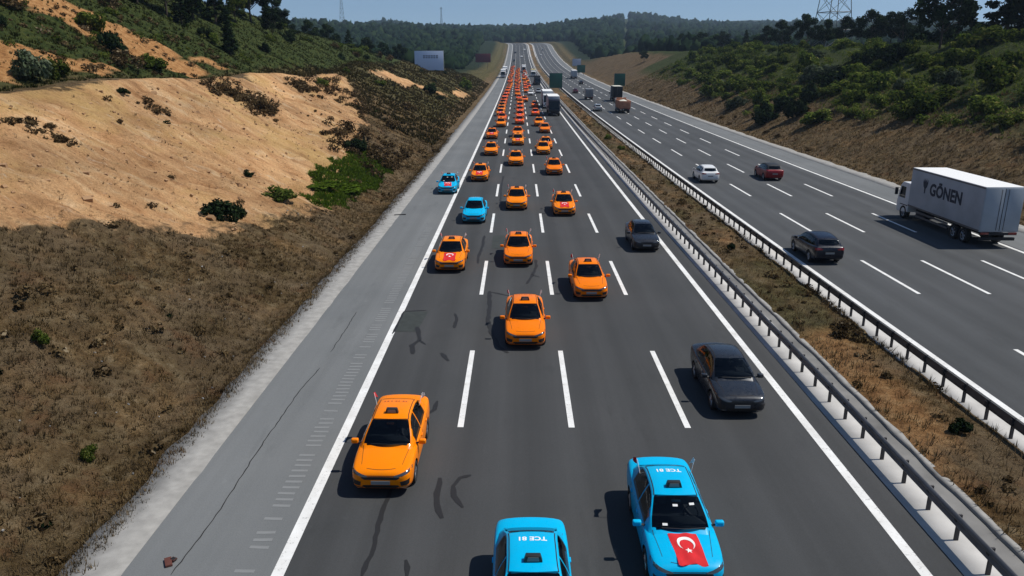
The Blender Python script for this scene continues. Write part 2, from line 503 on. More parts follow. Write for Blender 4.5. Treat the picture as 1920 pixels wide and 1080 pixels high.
fine = np.concatenate([np.arange(5, 90, .5), np.arange(90, 250, 2.0), np.arange(250, 1064, 8.0)])
road_near = tag(strip('road', -5.75, 10.5, 0, M['asphalt']), 'dark asphalt carriageway carrying the oncoming taxi convoy', None, None, 'structure')
road_opp = tag(strip('road', 16.4, 32.3, 0, M['asphalt_far']), 'opposite carriageway with traffic driving away beyond the median', None, None, 'structure')
sh_l = tag(strip('shoulder', -9.3, -5.75, -.004, M['shoulder']), 'dusty light grey hard shoulder along the left bank', None, None, 'structure')
sh_r = tag(strip('shoulder', 32.3, 35.6, -.004, M['shoulder']), 'pale hard shoulder of the opposite carriageway', None, None, 'structure')
tag(strip('gutter', -10.75, -9.3, .006, M['concrete'], None, fine, .22, .06, 5, .2), 'pale concrete gutter with ragged dirt edge beside the left bank', None, None, 'structure')
tag(strip('gutter', 35.6, 37.2, .01, M['concrete'], None, fine, .1, .5, 6, .2), 'pale gravelly gutter along the right bank', None, None, 'structure')
tag(strip('pavement', 10.5, 11.75, .02, M['concrete_pale'], None, fine, .0, .05, 7, .15), 'pale concrete strip under the near median guard rail', None, None, 'structure')
tag(strip('pavement', 15.45, 16.4, .02, M['concrete_pale'], None, fine, .1, .0, 8, .15), 'pale concrete strip under the far median guard rail', None, None, 'structure')
tag(strip('drain', 11.75, 12.25, -.03, M['concrete_dirty'], None, fine, .0, .1, 9), 'dirty grey drain strip inside the median', None, None, 'structure')
tag(strip('kerb', 12.22, 12.42, .05, M['concrete'], None, fine, .07, .09, 10, .2), 'uneven pale kerb edging the median grass', None, None, 'structure')

# median soil
mx = np.linspace(12.3, 15.6, 12); my = np.concatenate([np.arange(4, 120, .5), np.arange(120, 1064, 6.0)])
X, Y = np.meshgrid(mx, my)
Z = zr(Y) + .02 + .10 * np.sin((X - 12.3) / 3.3 * math.pi) + .07 * fbm(X * 1.1, Y * .8, 55)
i = np.arange((len(my) - 1) * len(mx)).reshape(len(my) - 1, len(mx))[:, :-1].ravel()
me = mk_mesh('median_ground', np.stack([X + cx(Y), Y, Z], -1).reshape(-1, 3), np.stack([i, i + 1, i + len(mx) + 1, i + len(mx)], -1), [M['bank']], True)
vv = np.stack([X, Y], -1).reshape(-1, 2)
point_attr(me, 'sand', np.zeros(len(vv))); point_attr(me, 'green', .45 * sstep(.1, .5, fbm(vv[:, 0] * .4, vv[:, 1] * .12, 77))); point_attr(me, 'orange', .5 * sstep(.15, .5, fbm(vv[:, 0] * .4, vv[:, 1] * .1, 78)))
tag(mk_obj('median_ground', me), 'brown grassy soil of the median between the guard rails', None, None, 'structure')

# painted lines
for x0, w, par, dz in ((-5.62, .30, road_near, .006), (9.62, .28, road_near, .006), (17.05, .26, road_opp, .006), (32.0, .26, road_opp, .006)):
    o = strip('edge_line', x0 - w / 2, x0 + w / 2, dz, M['paint_line'], par)
DW, DLEN, PER, PH0 = .20, 7.0, 15.0, 22.9
dash_me = mk_mesh('lane_dash', [(-DW / 2, 0, 0), (DW / 2, 0, 0), (DW / 2, DLEN, 0), (-DW / 2, DLEN, 0)], [(0, 1, 2, 3)], [M['paint_line']])
def dash_line(x, par, n0, n1, off=0.):
    far = []
    for k in range(n0, 66):
        y0 = PH0 + off + PER * k
        z0, z1 = float(zr(max(0, y0))), float(zr(max(0, y0 + DLEN)))
        if k < n1:
            mk_obj('lane_dash', dash_me, par, (x + float(cx(y0)), y0, max(z0, (z0 + z1) / 2 - (z1 - z0) / 2) + .008), (math.atan2(z1 - z0, DLEN), 0, 0))
        else: far.append((x + float(cx(y0)), y0, z0 + .02, x + float(cx(y0 + DLEN)), y0 + DLEN, z1 + .02))
    V = []; F = []
    for a in far:
        b = len(V); V += [(a[0] - .1, a[1], a[2]), (a[0] + .1, a[1], a[2]), (a[3] + .1, a[4], a[5]), (a[3] - .1, a[4], a[5])]; F.append((b, b + 1, b + 2, b + 3))
    tag(mk_obj('far_lane_dashes', mk_mesh('far_lane_dashes', V, F, [M['paint_line']]), par), None, None, None, 'stuff')
for x in (-1.87, 1.80, 5.63): dash_line(x, road_near, 0, 30)
for x in (20.9, 24.55, 28.2): dash_line(x, road_opp, 0, 30, .3)

# rumble grooves on the left shoulder
rb = mk_mesh('rumble_groove', [(-.24, -.05, 0), (.24, -.05, 0), (.24, .05, 0), (-.24, .05, 0), (-.24, -.06, -.004), (.24, -.06, -.004), (.24, .06, -.004), (-.24, .06, -.004)],
             [(0, 1, 2, 3), (4, 5, 1, 0), (5, 6, 2, 1), (6, 7, 3, 2), (7, 4, 0, 3)], [M['groove']])
for k in range(130):
    y = 14.5 + .31 * k
    if random.random() < .12: continue
    mk_obj('rumble_groove', rb, sh_l, (-6.42 + random.uniform(-.03, .03), y, float(zr(y)) + .004), (0, 0, random.uniform(-.05, .05)))

# tar seams and patches, poured on the road surface
def tar(pts, w0, name='crack_seal', par=road_near, m='tar', dz=.010):
    P = [ground(*p) for p in pts]
    # resample with a little wander
    Q = []
    for a, b in zip(P[:-1], P[1:]):
        n = max(2, int(math.hypot(b[0] - a[0], b[1] - a[1]) / .25))
        for k in range(n):
            t = k / n; Q.append((a[0] + (b[0] - a[0]) * t + random.uniform(-.02, .02), a[1] + (b[1] - a[1]) * t))
    Q.append(P[-1]); V = []; F = []
    for k, q in enumerate(Q):
        a = Q[max(0, k - 1)]; b = Q[min(len(Q) - 1, k + 1)]
        d = Vector((b[0] - a[0], b[1] - a[1])); d = d.normalized() if d.length else Vector((0, 1))
        nrm = Vector((-d.y, d.x)); w = w0 * (.75 + .5 * random.random()) * (.5 if k in (0, len(Q) - 1) else 1)
        for sgn in (-1, 1):
            x, y = q[0] + nrm.x * w * sgn / 2, q[1] + nrm.y * w * sgn / 2
            V.append((x, y, float(zr(y)) + dz))
        if k: b0 = 2 * k; F.append((b0 - 2, b0 - 1, b0 + 1, b0))
    return mk_obj(name, mk_mesh(name, V, F, [M[m]]), par)
tar([(678, 1080), (700, 1030), (712, 975), (722, 945), (735, 915)], .14)
tar([(826, 896), (820, 925), (818, 945), (829, 972)], .16)
tar([(884, 891), (862, 896), (850, 912), (852, 930), (868, 952)], .14)
tar([(800, 778), (815, 768), (820, 752)], .13)
tar([(764, 1080), (761, 1050)], .16)
tar([(853, 588), (857, 598), (852, 615)], .16)
tar([(827, 662), (841, 677)], .18)
tar([(782, 613), (787, 638), (772, 648), (774, 664)], .2)
tar([(787, 638), (798, 646)], .12)
tar([(918, 546), (918, 575), (915, 600), (922, 625), (935, 650), (952, 662)], .2)
tar([(922, 548), (955, 555)], .12)
tar([(908, 442), (905, 462), (897, 480), (896, 494)], .18)
tar([(1004, 487), (1006, 500), (996, 520), (988, 532)], .16)
tar([(996, 515), (1012, 520)], .14)
tar([(944, 330), (940, 350), (938, 385)], .16)
tar([(736, 626), (758, 584), (800, 582)], .10)
def quad_patch(pts):
    V = []
    for p in pts:
        x, y = ground(*p); V.append((x, y, float(zr(y)) + .007))
    mk_obj('asphalt_patch', mk_mesh('asphalt_patch', V, [tuple(range(len(V)))], [M['patch']]), road_near)
quad_patch([(738, 622), (782, 622), (803, 584), (760, 585)])
quad_patch([(921, 466), (945, 466), (947, 441), (925, 442)])
# expansion crack along the hard shoulder
tar([(320, 1078), (400, 975), (480, 850), (560, 735), (600, 690)], .03, 'shoulder_crack', sh_l, 'tar', .006)
tar([(620, 660), (650, 615), (668, 585)], .03, 'shoulder_crack', sh_l, 'tar', .006)

# ------------------------------------------------------------------ guard rails
def guard_rail(x, y0, y1, label):
    root = empty('guard_rail', (x, y0, float(zr(y0))))
    base = float(zr(y0))
    ys = np.concatenate([np.arange(y0, 130, 4.0), np.arange(130, y1, 10.0)])
    # W-beam profile (offset towards the carriageway, height)
    prof = [(-.02, .44), (-.08, .475), (-.08, .515), (-.03, .55), (-.03, .61), (-.08, .645), (-.08, .69), (-.02, .74), (.0, .75), (.0, .73), (-.05, .67), (-.005, .58), (-.05, .50), (.0, .44)]
    k = len(prof); V = []; F = []
    for yy in ys:
        jx, jz = .022 * float(fbm(yy * .11, x, 3, 3)), .03 * float(fbm(yy * .09, x + 5, 4, 3))
        for p in prof: V.append((p[0] * sg(x) + float(cx(yy)) + jx, yy - y0, float(zr(yy)) - base + p[1] + .02 + jz))
    for r in range(len(ys) - 1):
        for q in range(k): F.append((r * k + q, r * k + (q + 1) % k, (r + 1) * k + (q + 1) % k, (r + 1) * k + q))
    mk_obj('beam', mk_mesh('beam', V, np.array(F), [M['steel']]), root)
    mb = MB(); mb.box((.05, 0, .37), (.10, .055, .76)); mb.box((.0, 0, .60), (.1, .10, .2))
    pm = mb.mesh('post', [M['steel_dark']])
    n = 0; far = MB(); yy = y0 + .6
    while yy < y1:
        z = float(zr(yy)) - base
        if n < 300: mk_obj('post', pm, root, (float(cx(yy)), yy - y0, z))
        else: far.box((.05, yy - y0, z + .37), (.10, .055, .76))
        n += 1; yy += 1.36
    if far.v: tag(mk_obj('far_posts', far.mesh('far_posts', [M['steel_dark']]), root), None, None, None, 'stuff')
    return tag(root, label, 'guard rail')
def sg(x): return 1 if x < 13 else -1
guard_rail(11.0, 8, 700, 'steel guard rail on dark posts along the convoy side of the median')
guard_rail(15.72, 8, 700, 'steel guard rail on dark posts along the far side of the median')

# ------------------------------------------------------------------ vehicle materials
def paint(name, col, rough=.38, coat=.22, metal=0.):
    m = bpy.data.materials.new(name)
    n, l, b = nodes_of(m)
    tc = n.new('ShaderNodeTexCoord').outputs['Object']
    nz = noise(n, l, tc, 1.6, 4); fz = noise(n, l, tc, 9, 4)
    c = mixc(n, l, 1.0, col, maprange(n, l, nz, .3, .7, .96, 1.04), 'MULTIPLY')
    c = mixc(n, l, maprange(n, l, fz, .5, .8, .0, .018), c, (.30, .26, .22))       # road dust
    l.new(c, b.inputs['Base Color'])
    l.new(maprange(n, l, fz, .3, .7, rough - .05, rough + .12), b.inputs['Roughness'])
    b.inputs['Metallic'].default_value = metal
    b.inputs['Specular IOR Level'].default_value = .3 if coat > .15 else .14
    b.inputs['Coat Weight'].default_value = coat
    b.inputs['Coat Roughness'].default_value = .08
    return m
P = {
    'orange': paint('taxi_orange_paint', (.93, .235, .0), .3, .10),
    'orange_deep': paint('taxi_deep_orange_paint', (.88, .195, .0), .3, .10),
    'orange_pale': paint('taxi_pale_orange_paint', (.95, .275, .004), .32, .10),
    'orange_red': paint('taxi_red_orange_paint', (.84, .135, .004), .3, .10),
    'blue': paint('taxi_turquoise_paint', (.0, .43, .74), .3, .10),
    'graphite': paint('graphite_paint', (.018, .022, .030), .28, .4, .15),
    'white': paint('white_paint', (.70, .71, .71)),
    'red': paint('dark_red_paint', (.22, .005, .010), .3, .3),
    'navy': paint('navy_black_paint', (.003, .005, .014), .3, .25),
    'silver': paint('silver_paint', (.33, .35, .36), .35, .5, .4),
    'maroon': paint('maroon_paint', (.09, .015, .03), .35, .5),
    'black': paint('black_paint', (.010, .010, .012), .3, .7),
}
PAINT0 = bpy.data.materials.new('paint_slot')
M['glass'] = mat('tinted_car_glass', (.004, .007, .012), .05, 0, .35)
def glass_mat():
    m = bpy.data.materials.new('tinted_car_glass'); m.use_nodes = True; n, l = m.node_tree.nodes, m.node_tree.links; n.clear()
    o = n.new('ShaderNodeOutputMaterial'); t = n.new('ShaderNodeBsdfTransparent'); t.inputs[0].default_value = (.34, .40, .44, 1)
    g = n.new('ShaderNodeBsdfGlossy'); g.inputs['Roughness'].default_value = .03; g.inputs[0].default_value = (.9, .95, 1, 1)
    f = n.new('ShaderNodeFresnel'); f.inputs[0].default_value = 1.38; mx = n.new('ShaderNodeMixShader')
    l.new(f.outputs[0], mx.inputs[0]); l.new(t.outputs[0], mx.inputs[1]); l.new(g.outputs[0], mx.inputs[2]); l.new(mx.outputs[0], o.inputs[0])
    return m
M['car_glass'] = glass_mat()
M['cabin'] = mat('cabin_trim', (.020, .021, .024), .8)
M['seat'] = mat('seat_fabric', (.075, .075, .080), .9, var=.2, vscale=6)
M['rubber'] = mat('tyre_rubber', (.014, .014, .015), .85)
M['rim'] = mat('alloy_rim', (.35, .36, .37), .35, .8)
M['blacktrim'] = mat('black_plastic', (.012, .012, .013), .55)
M['seam'] = mat('panel_gap', (.02, .012, .008), .9)
M['lamp'] = mat('headlamp_glass', (.07, .075, .08), .12, .3, .8, coat=.8)
M['tail'] = mat('tail_lamp_glass', (.22, .008, .010), .2, 0, .6, coat=.6)
M['plate'] = mat('number_plate', (.26, .26, .25), .5)  # pale plate greyed, the shade on it put into the colour
M['chrome'] = mat('chrome', (.6, .6, .61), .2, .95)
M['flagred'] = mat('flag_red_cloth', (.62, .010, .016), .85, var=.1, vscale=6)
M['flagwhite'] = mat('flag_white_cloth', (.85, .84, .82), .85)
M['signblack'] = mat('taxi_sign_plastic', (.018, .018, .018), .45)
M['signyellow'] = mat('taxi_sign_face', (.55, .40, .06), .5)
M['signgrey'] = mat('taxi_sign_rear', (.20, .20, .19), .4)
M['letter_white'] = mat('letter_white', (.80, .84, .86), .6)
M['letter_red'] = mat('letter_red', (.42, .05, .03), .6)
M['paper'] = mat('paper_slip', (.75, .75, .73), .8)

def herm(xs, ys, x):
    """smooth monotone interpolation of a section curve"""
    xs = np.asarray(xs, float); ys = np.asarray(ys, float)
    h = np.diff(xs); d = np.diff(ys) / h
    m = np.zeros(len(xs)); m[0] = d[0]; m[-1] = d[-1]
    for k in range(1, len(xs) - 1):
        m[k] = 0 if d[k - 1] * d[k] <= 0 else 2 * d[k - 1] * d[k] / (d[k - 1] + d[k])
    x = np.clip(x, xs[0], xs[-1]); i = np.clip(np.searchsorted(xs, x) - 1, 0, len(xs) - 2)
    t = (x - xs[i]) / h[i]
    return ys[i] * (1 + 2 * t) * (1 - t) ** 2 + m[i] * h[i] * t * (1 - t) ** 2 + ys[i + 1] * t * t * (3 - 2 * t) + m[i + 1] * h[i] * t * t * (t - 1)

def text_mesh(body, size, mats, extrude=.004, bold=.0):
    cu = bpy.data.curves.new('t', 'FONT'); cu.body = body; cu.size = size; cu.extrude = extrude; cu.offset = bold
    cu.align_x = 'CENTER'; cu.align_y = 'CENTER'; cu.resolution_u = 3
    o = bpy.data.objects.new('t', cu); COL.objects.link(o)
    dg = bpy.context.evaluated_depsgraph_get(); dg.update()
    me = bpy.data.meshes.new_from_object(o.evaluated_get(dg))
    bpy.data.objects.remove(o); me.materials.clear()
    for m in mats: me.materials.append(m)
    return me

def lathe_x(prof, n, mats, name, smooth=True, idx=None):
    V = []; F = []
    for k in range(n):
        a = 2 * math.pi * k / n
        for x, r in prof: V.append((x, r * math.cos(a), r * math.sin(a)))
    m = len(prof)
    for k in range(n):
        for j in range(m - 1):
            F.append((k * m + j, k * m + j + 1, ((k + 1) % n) * m + j + 1, ((k + 1) % n) * m + j))
    return mk_mesh(name, V, F, mats, smooth, None, 40)

def wheel_meshes(r, w, side):
    """tyre and rim for one side (side = +1: outer face towards +x)"""
    s = side; a = w / 2
    tyre = lathe_x([(-a * s, r * .66), (-a * s, r * .92), (-a * .7 * s, r), (a * .7 * s, r), (a * s, r * .93), (a * s, r * .68), (a * .7 * s, r * .64)], 24, [M['rubber']], 'tyre')
    mb = MB(); x0 = a * .72 * s
    n = 20
    ringo = [(x0 + .012 * s, r * .68 * math.cos(2 * math.pi * k / n), r * .68 * math.sin(2 * math.pi * k / n)) for k in range(n)]
    ringi = [(x0 - .02 * s, r * .58 * math.cos(2 * math.pi * k / n), r * .58 * math.sin(2 * math.pi * k / n)) for k in range(n)]
    mb.add(ringo + ringi, [(k, (k + 1) % n, n + (k + 1) % n, n + k) for k in range(n)], 0)
    back = [(x0 - .05 * s, p[1], p[2]) for p in ringi]
    mb.add(back, [tuple(range(n))], 1)
    for k in range(5):
        t = 2 * math.pi * k / 5
        for dt in (-.16, .16):
            mb.bar((x0 + .0 * s, 0, 0), (x0 - .012 * s, r * .62 * math.cos(t + dt), r * .62 * math.sin(t + dt)), .026, 0, 4)
    mb.bar((x0 - .02 * s, 0, 0), (x0 + .02 * s, 0, 0), .05, 0, 8)
    return tyre, mb.mesh('rim', [M['rim'], M['blacktrim']])

class Proto:
    """a vehicle: list of parts (name, mesh, location, parent index, label)"""
    def __init__(s): s.parts = []
    def add(s, name, me, loc=(0, 0, 0), par=None, label=None):
        s.parts.append([name, me, loc, par, label]); return len(s.parts) - 1

_painted = {}
def painted(me, colour):
    if not any(m is PAINT0 for m in me.materials): return me
    k = (me.name, colour)
    if k not in _painted:
        c = me.copy()
        for i, m in enumerate(c.materials):
            if m is PAINT0: c.materials[i] = P[colour]
        _painted[k] = c
    return _painted[k]

def instance(pr, name, colour, loc, rz, skip=()):
    root = empty(name, loc, rz)
    made = {}
    for i, (nm, me, l, par, lab) in enumerate(pr.parts):
        if nm in skip or (par is not None and par not in made): continue
        o = bpy.data.objects.new(nm, painted(me, colour)); o.location = l
        COL.objects.link(o); o.parent = made[par] if par is not None else root
        if lab: o['label'] = lab
        made[i] = o
    return root

_joined = {}
def joined(pr, colour, skip=()):
    k = (id(pr), colour, tuple(skip))
    if k in _joined: return _joined[k]
    V = []; F = []; mi = []; mats = []; sm = []
    for i, (nm, me, l, par, lab) in enumerate(pr.parts):
        if nm in skip or (par is not None and pr.parts[par][0] in skip): continue
        off = Vector(l)
        if par is not None: off = off + Vector(pr.parts[par][2])
        b = len(V); me2 = painted(me, colour)
        V += [tuple(v.co + off) for v in me2.vertices]
        loc = []
        for m in me2.materials:
            if m not in mats: mats.append(m)
            loc.append(mats.index(m))
        for p in me2.polygons:
            F.append(tuple(q + b for q in p.vertices)); mi.append(loc[p.material_index] if loc else 0); sm.append(p.use_smooth)
    me = mk_mesh('vehicle', V, F, mats, False, mi)
    me.polygons.foreach_set('use_smooth', np.array(sm, bool)); me.set_sharp_from_angle(angle=R(38))
    _joined[k] = me
    return me

# ------------------------------------------------------------------ car builder
def build_car(S, name):
    """S: stations (u, half width, bottom, shoulder, centre) + greenhouse curve; nose at -y"""
    L = S['L']; st = np.array(S['st'], float)
    us = np.unique(np.concatenate([np.linspace(0, .3, 9), np.linspace(.3, L - .3, 44), np.linspace(L - .3, L, 9)]))
    W, ZB, ZS, ZC = (herm(st[:, 0], st[:, k], us) for k in (1, 2, 3, 4))
    V = []; sec = []
    for u, w, zb, zs, zc in zip(us, W, ZB, ZS, ZC):
        h = [(0, zb), (.5 * w, zb), (.86 * w, zb + .01), (.955 * w, zb + .07 * min(1, (zs - zb) / .5)), (.985 * w, zb + .28 * (zs - zb)), (1.0 * w, zb + .52 * (zs - zb)),
             (.995 * w, zb + .70 * (zs - zb)), (.982 * w, zs - .10 * min(1, (zs - zb) / .6)), (.965 * w, zs - .035), (.93 * w, zs), (.86 * w, zs + .30 * (zc - zs)), (.70 * w, zs + .62 * (zc - zs)), (.45 * w, zs + .86 * (zc - zs)), (.2 * w, zs + .97 * (zc - zs)), (0, zc)]
        ring = [(x, z) for x, z in h] + [(-x, z) for x, z in h[-2:0:-1]]
        sec.append(len(ring)); V += [(x, u - L / 2, z) for x, z in ring]
    n = sec[0]; F = []
    for r in range(len(us) - 1):
        for q in range(n): F.append((r * n + q, r * n + (q + 1) % n, (r + 1) * n + (q + 1) % n, (r + 1) * n + q))
    F.append(tuple(range(n))); F.append(tuple(range((len(us) - 1) * n, len(us) * n))[::-1])
    bm = bmesh.new(); vs = [bm.verts.new(p) for p in V]
    for f in F: bm.faces.new([vs[i] for i in f])
    bmesh.ops.recalc_face_normals(bm, faces=bm.faces)
    me = bpy.data.meshes.new('body'); bm.to_mesh(me); bm.free()
    me.materials.append(PAINT0); me.materials.append(M['blacktrim'])
    # wheel arches
    r = S['wr']; ax = (S['axf'], S['axr']); tw = S['track']
    cb = MB()
    for u in ax:
        for s in (-1, 1):
            nn = 28; ra = r + S.get('gap', .055)
            poly = [(u - L / 2 + ra * math.cos(2 * math.pi * k / nn), r + ra * math.sin(2 * math.pi * k / nn)) for k in range(nn)]
            cb.prism(poly, 0, s * (tw - .20), s * 1.3)
    cme = cb.mesh('cut', [M['blacktrim']])
    bo = mk_obj('tmp_body', me); co = mk_obj('tmp_cut', cme)
    md = bo.modifiers.new('b', 'BOOLEAN'); md.object = co; md.operation = 'DIFFERENCE'; md.solver = 'EXACT'
    try: md.material_mode = 'TRANSFER'
    except Exception: pass
    dg = bpy.context.evaluated_depsgraph_get(); dg.update()
    me2 = bpy.data.meshes.new_from_object(bo.evaluated_get(dg))
    bpy.data.objects.remove(bo); bpy.data.objects.remove(co)
    BV = [tuple(v.co) for v in me2.vertices]; BF = [tuple(p.vertices) for p in me2.polygons]
    names = [m.name if m else '' for m in me2.materials]
    BM = [1 if (p.material_index < len(names) and names[p.material_index] == M['blacktrim'].name) else 0 for p in me2.polygons]
    # greenhouse
    g = np.array(S['roof'], float)
    gu = np.unique(np.concatenate([np.linspace(g[0, 0], g[-1, 0], 46), g[:, 0]]))
    gz = herm(g[:, 0], g[:, 1], gu); gb = np.interp(gu, S['wbu'], S['wb']); gr = np.interp(gu, S['wru'], S['wrr'])
    zbelt = np.interp(gu, st[:, 0], st[:, 3]) - .02; zmax = gz.max()
    wc = gb + (gr - gb) * np.clip((gz - zbelt) / (zmax - zbelt), 0, 1)
    GV = []
    for u, z, b, c, zb in zip(gu, gz, gb, wc, zbelt):
        ze = max(zb + .005, z - .085); hgt = ze - zb
        h = [(b, zb - .05), (b + (c - b) * .0 + .0, zb)]
        for t in (.25, .5, .75): h.append((b + (c - b) * t + .018 * math.sin(t * math.pi), zb + hgt * t))
        h += [(c, ze), (c - .018, ze + .035 * min(1, hgt / .2)), (c - .055, z - .032), (c * .80, z - .014), (c * .5, z + .002), (c * .25, z + .008), (0, z + .010)]
        GV += [(x, u - L / 2, zz) for x, zz in h] + [(-x, u - L / 2, zz) for x, zz in h[-2::-1]]
    m = len(h) * 2 - 1; GF = []
    for rr in range(len(gu) - 1):
        for q in range(m - 1): GF.append((rr * m + q, rr * m + q + 1, (rr + 1) * m + q + 1, (rr + 1) * m + q)[::-1])
    def opening(f):
        q = np.mean([GV[i] for i in f], 0); u = q[1] + L / 2; x, z = abs(q[0]), q[2]
        c_ = float(np.interp(u, gu, wc)); z_ = float(np.interp(u, gu, gz)); b_ = float(np.interp(u, gu, zbelt))
        fr = x / max(.1, c_)
        for (u0, u1, b0, b1), k in ((S['ws'], S.get('wsk', .075)), (S['rw'], S.get('rwk', .085))):
            lo, hi = sorted((u0 + b0 * fr * fr, u1 + b1 * fr * fr))
            if lo + .03 < u < hi - .03 and x < c_ - k - .005 and z > z_ - .06: return True
        if z > b_ + .055 and z < z_ - .13 and x > .5 * c_:
            for ua, ub in S['sidewin']:
                if ua + .02 < u < ub - .02: return True
        return False
    GF_all = GF; GF = [f for f in GF if not opening(f)]
    cab0, cab1 = S['ws'][0] + .12, S['rw'][0] - .05
    for k_, f in enumerate(BF):
        q = np.mean([BV[i] for i in f], 0); u = q[1] + L / 2
        if cab0 < u < cab1 and abs(q[0]) < float(np.interp(u, S['wbu'], S['wb'])) - .05 and q[2] > .75: BM[k_] = 3
    o = len(BV)
    AV = BV + GV; AF = BF + [tuple(i + o for i in f) for f in GF]; AM = BM + [2 if S.get('roofmat') else 0] * len(GF)
    mats = [PAINT0, M['blacktrim'], M[S.get('roofmat', 'blacktrim')], M['cabin']]
    bm = bmesh.new(); vs = [bm.verts.new(p) for p in AV]
    for f, k in zip(AF, AM):
        try: fc = bm.faces.new([vs[i] for i in f]); fc.material_index = k
        except ValueError: pass
    body = bpy.data.meshes.new('body'); bm.to_mesh(body); bm.free()
    for mm in mats: body.materials.append(mm)
    body.polygons.foreach_set('use_smooth', np.ones(len(body.polygons), bool)); body.set_sharp_from_angle(angle=R(38))
    bvh = BVHTree.FromPolygons([Vector(v) for v in AV], BF + [tuple(i + o for i in f) for f in GF_all])
    gv = BVHTree.FromPolygons([Vector(v) for v in GV], GF_all)
    pr = Proto(); pr.add('body', body); pr.L = L; pr.bvh = bvh

    def project(grid, orig, direc, off, tree=bvh):
        V = []; ok = []
        for row in grid:
            for p in row:
                hit = tree.ray_cast(Vector(orig(p)), Vector(direc))
                if hit[0] is None: V.append((0, 0, 0)); ok.append(False)
                else:
                    nn = hit[1]
                    if nn.dot(Vector(direc)) > 0: nn = -nn
                    V.append(tuple(hit[0] + nn * off)); ok.append(True)
        R_, C_ = len(grid), len(grid[0]); F = []
        for a in range(R_ - 1):
            for c in range(C_ - 1):
                q = (a * C_ + c, a * C_ + c + 1, (a + 1) * C_ + c + 1, (a + 1) * C_ + c)
                if all(ok[i] for i in q): F.append(q)
        used = sorted({i for q in F for i in q}); mp = {v: k for k, v in enumerate(used)}
        return [V[i] for i in used], [tuple(mp[i] for i in q) for q in F]
    def quadgrid(a, b, c, d, nu, nv):
        return [[tuple((1 - s) * ((1 - t) * np.array(a) + t * np.array(b)) + s * ((1 - t) * np.array(d) + t * np.array(c))) for t in np.linspace(0, 1, nu)] for s in np.linspace(0, 1, nv)]
    def patch(nm, grid, axis, off, m, tree=bvh, par=None, label=None):
        if axis == 'top': V, F = project(grid, lambda p: (p[0], p[1] - L / 2, 4), (0, 0, -1), off, tree)
        elif axis == 'front': V, F = project(grid, lambda p: (p[0], -6, p[1]), (0, 1, 0), off, tree)
        elif axis == 'rear': V, F = project(grid, lambda p: (p[0], 6, p[1]), (0, -1, 0), off, tree)
        elif axis == 'right': V, F = project(grid, lambda p: (3, p[0] - L / 2, p[1]), (-1, 0, 0), off, tree)
        else: V, F = project(grid, lambda p: (-3, p[0] - L / 2, p[1]), (1, 0, 0), off, tree)
        if not F: return None
        bm = bmesh.new(); vs = [bm.verts.new(v) for v in V]
        for f in F: bm.faces.new([vs[i] for i in f])
        bmesh.ops.recalc_face_normals(bm, faces=bm.faces)
        mm = bpy.data.meshes.new(nm); bm.to_mesh(mm); bm.free(); mm.materials.append(m)
        d = {'top': (0, 0, 1), 'front': (0, -1, 0), 'rear': (0, 1, 0), 'right': (1, 0, 0), 'left': (-1, 0, 0)}[axis]
        if sum(p.normal.dot(Vector(d)) for p in mm.polygons) < 0: mm.flip_normals()
        mm.polygons.foreach_set('use_smooth', np.ones(len(mm.polygons), bool))
        return pr.add(nm, mm, (0, 0, 0), par, label)
    wcf = lambda u: float(np.interp(u, gu, wc))
    gzf = lambda u: float(np.interp(u, gu, gz))
    zbf = lambda u: float(np.interp(u, gu, zbelt))
    pr.patch, pr.quadgrid, pr.wcf, pr.gzf = patch, quadgrid, wcf, gzf
    # windscreen and rear window
    def screen(nm, u0, u1, bow0, bow1, k):
        grid = []
        for s in np.linspace(0, 1, 12):
            row = []
            for f in np.linspace(-1, 1, 15):
                u = (1 - s) * (u0 + bow0 * f * f) + s * (u1 + bow1 * f * f)
                row.append((f * (wcf(u) - k), u))
            grid.append(row)
        return patch(nm, grid, 'top', .008, M['car_glass'], gv)
    screen('windscreen', *S['ws'], S.get('wsk', .075))
    screen('rear_window', *S['rw'], S.get('rwk', .085))
    for side, ax_ in ((1, 'right'), (-1, 'left')):
        for (ua, ub) in S['sidewin']:
            grid = [[(u, zbf(u) + .035 + (max(.03, gzf(u) - .115 - zbf(u) - .035)) * t) for u in np.linspace(ua, ub, 12)] for t in np.linspace(0, 1, 7)]
            patch('side_window', grid, ax_, .007, M['car_glass'], gv)
        if S.get('rooftrim', True):
            u0, u1 = S['ws'][1] + .03, S['rw'][0 if S['rw'][0] < S['rw'][1] else 1] - .02
            grid = [[(side * (wcf(u) - .075 + dx), u) for dx in (0, .022)] for u in np.linspace(u0, u1, 16)]
            patch('roof_trim', grid, 'top', .005, M['seam'], gv)
        for (ua, ub, z0, z1) in S['doors']:
            grid = [[(ua + t * (ub - ua) + dx, z0 + (z1 - z0) * t) for dx in (0, .014)] for t in np.linspace(0, 1, 10)]
            patch('door_seam', grid, ax_, .003, M['seam'])
        for u in S['handles']:
            mb = MB(); hit = bvh.ray_cast(Vector((3 * side, u - L / 2, S['hz'])), Vector((-side, 0, 0)))
            x = hit[0].x if hit[0] else .85 * side
            mb.box((x + .012 * side, u - L / 2, S['hz']), (.035, .17, .035)); pr.add('door_handle', mb.mesh('door_handle', [PAINT0], .008))
    # seats and dashboard
    zf_ = float(np.interp(2.2, st[:, 0], st[:, 4]))
    for sx in (-.36, .36):
        mb = MB(); mb.box((sx, S['seatu'] - L / 2, zf_ + .08), (.46, .14, .34)); mb.box((sx, S['seatu'] + .04 - L / 2, zf_ + .30), (.24, .10, .16))
        pr.add('seat', mb.mesh('seat', [M['seat']], .04, seg=2))
    mb = MB(); mb.box((0, S['seatu'] + .95 - L / 2, zf_ + .06), (1.25, .16, .26)); pr.add('rear_seat', mb.mesh('rear_seat', [M['seat']], .05))
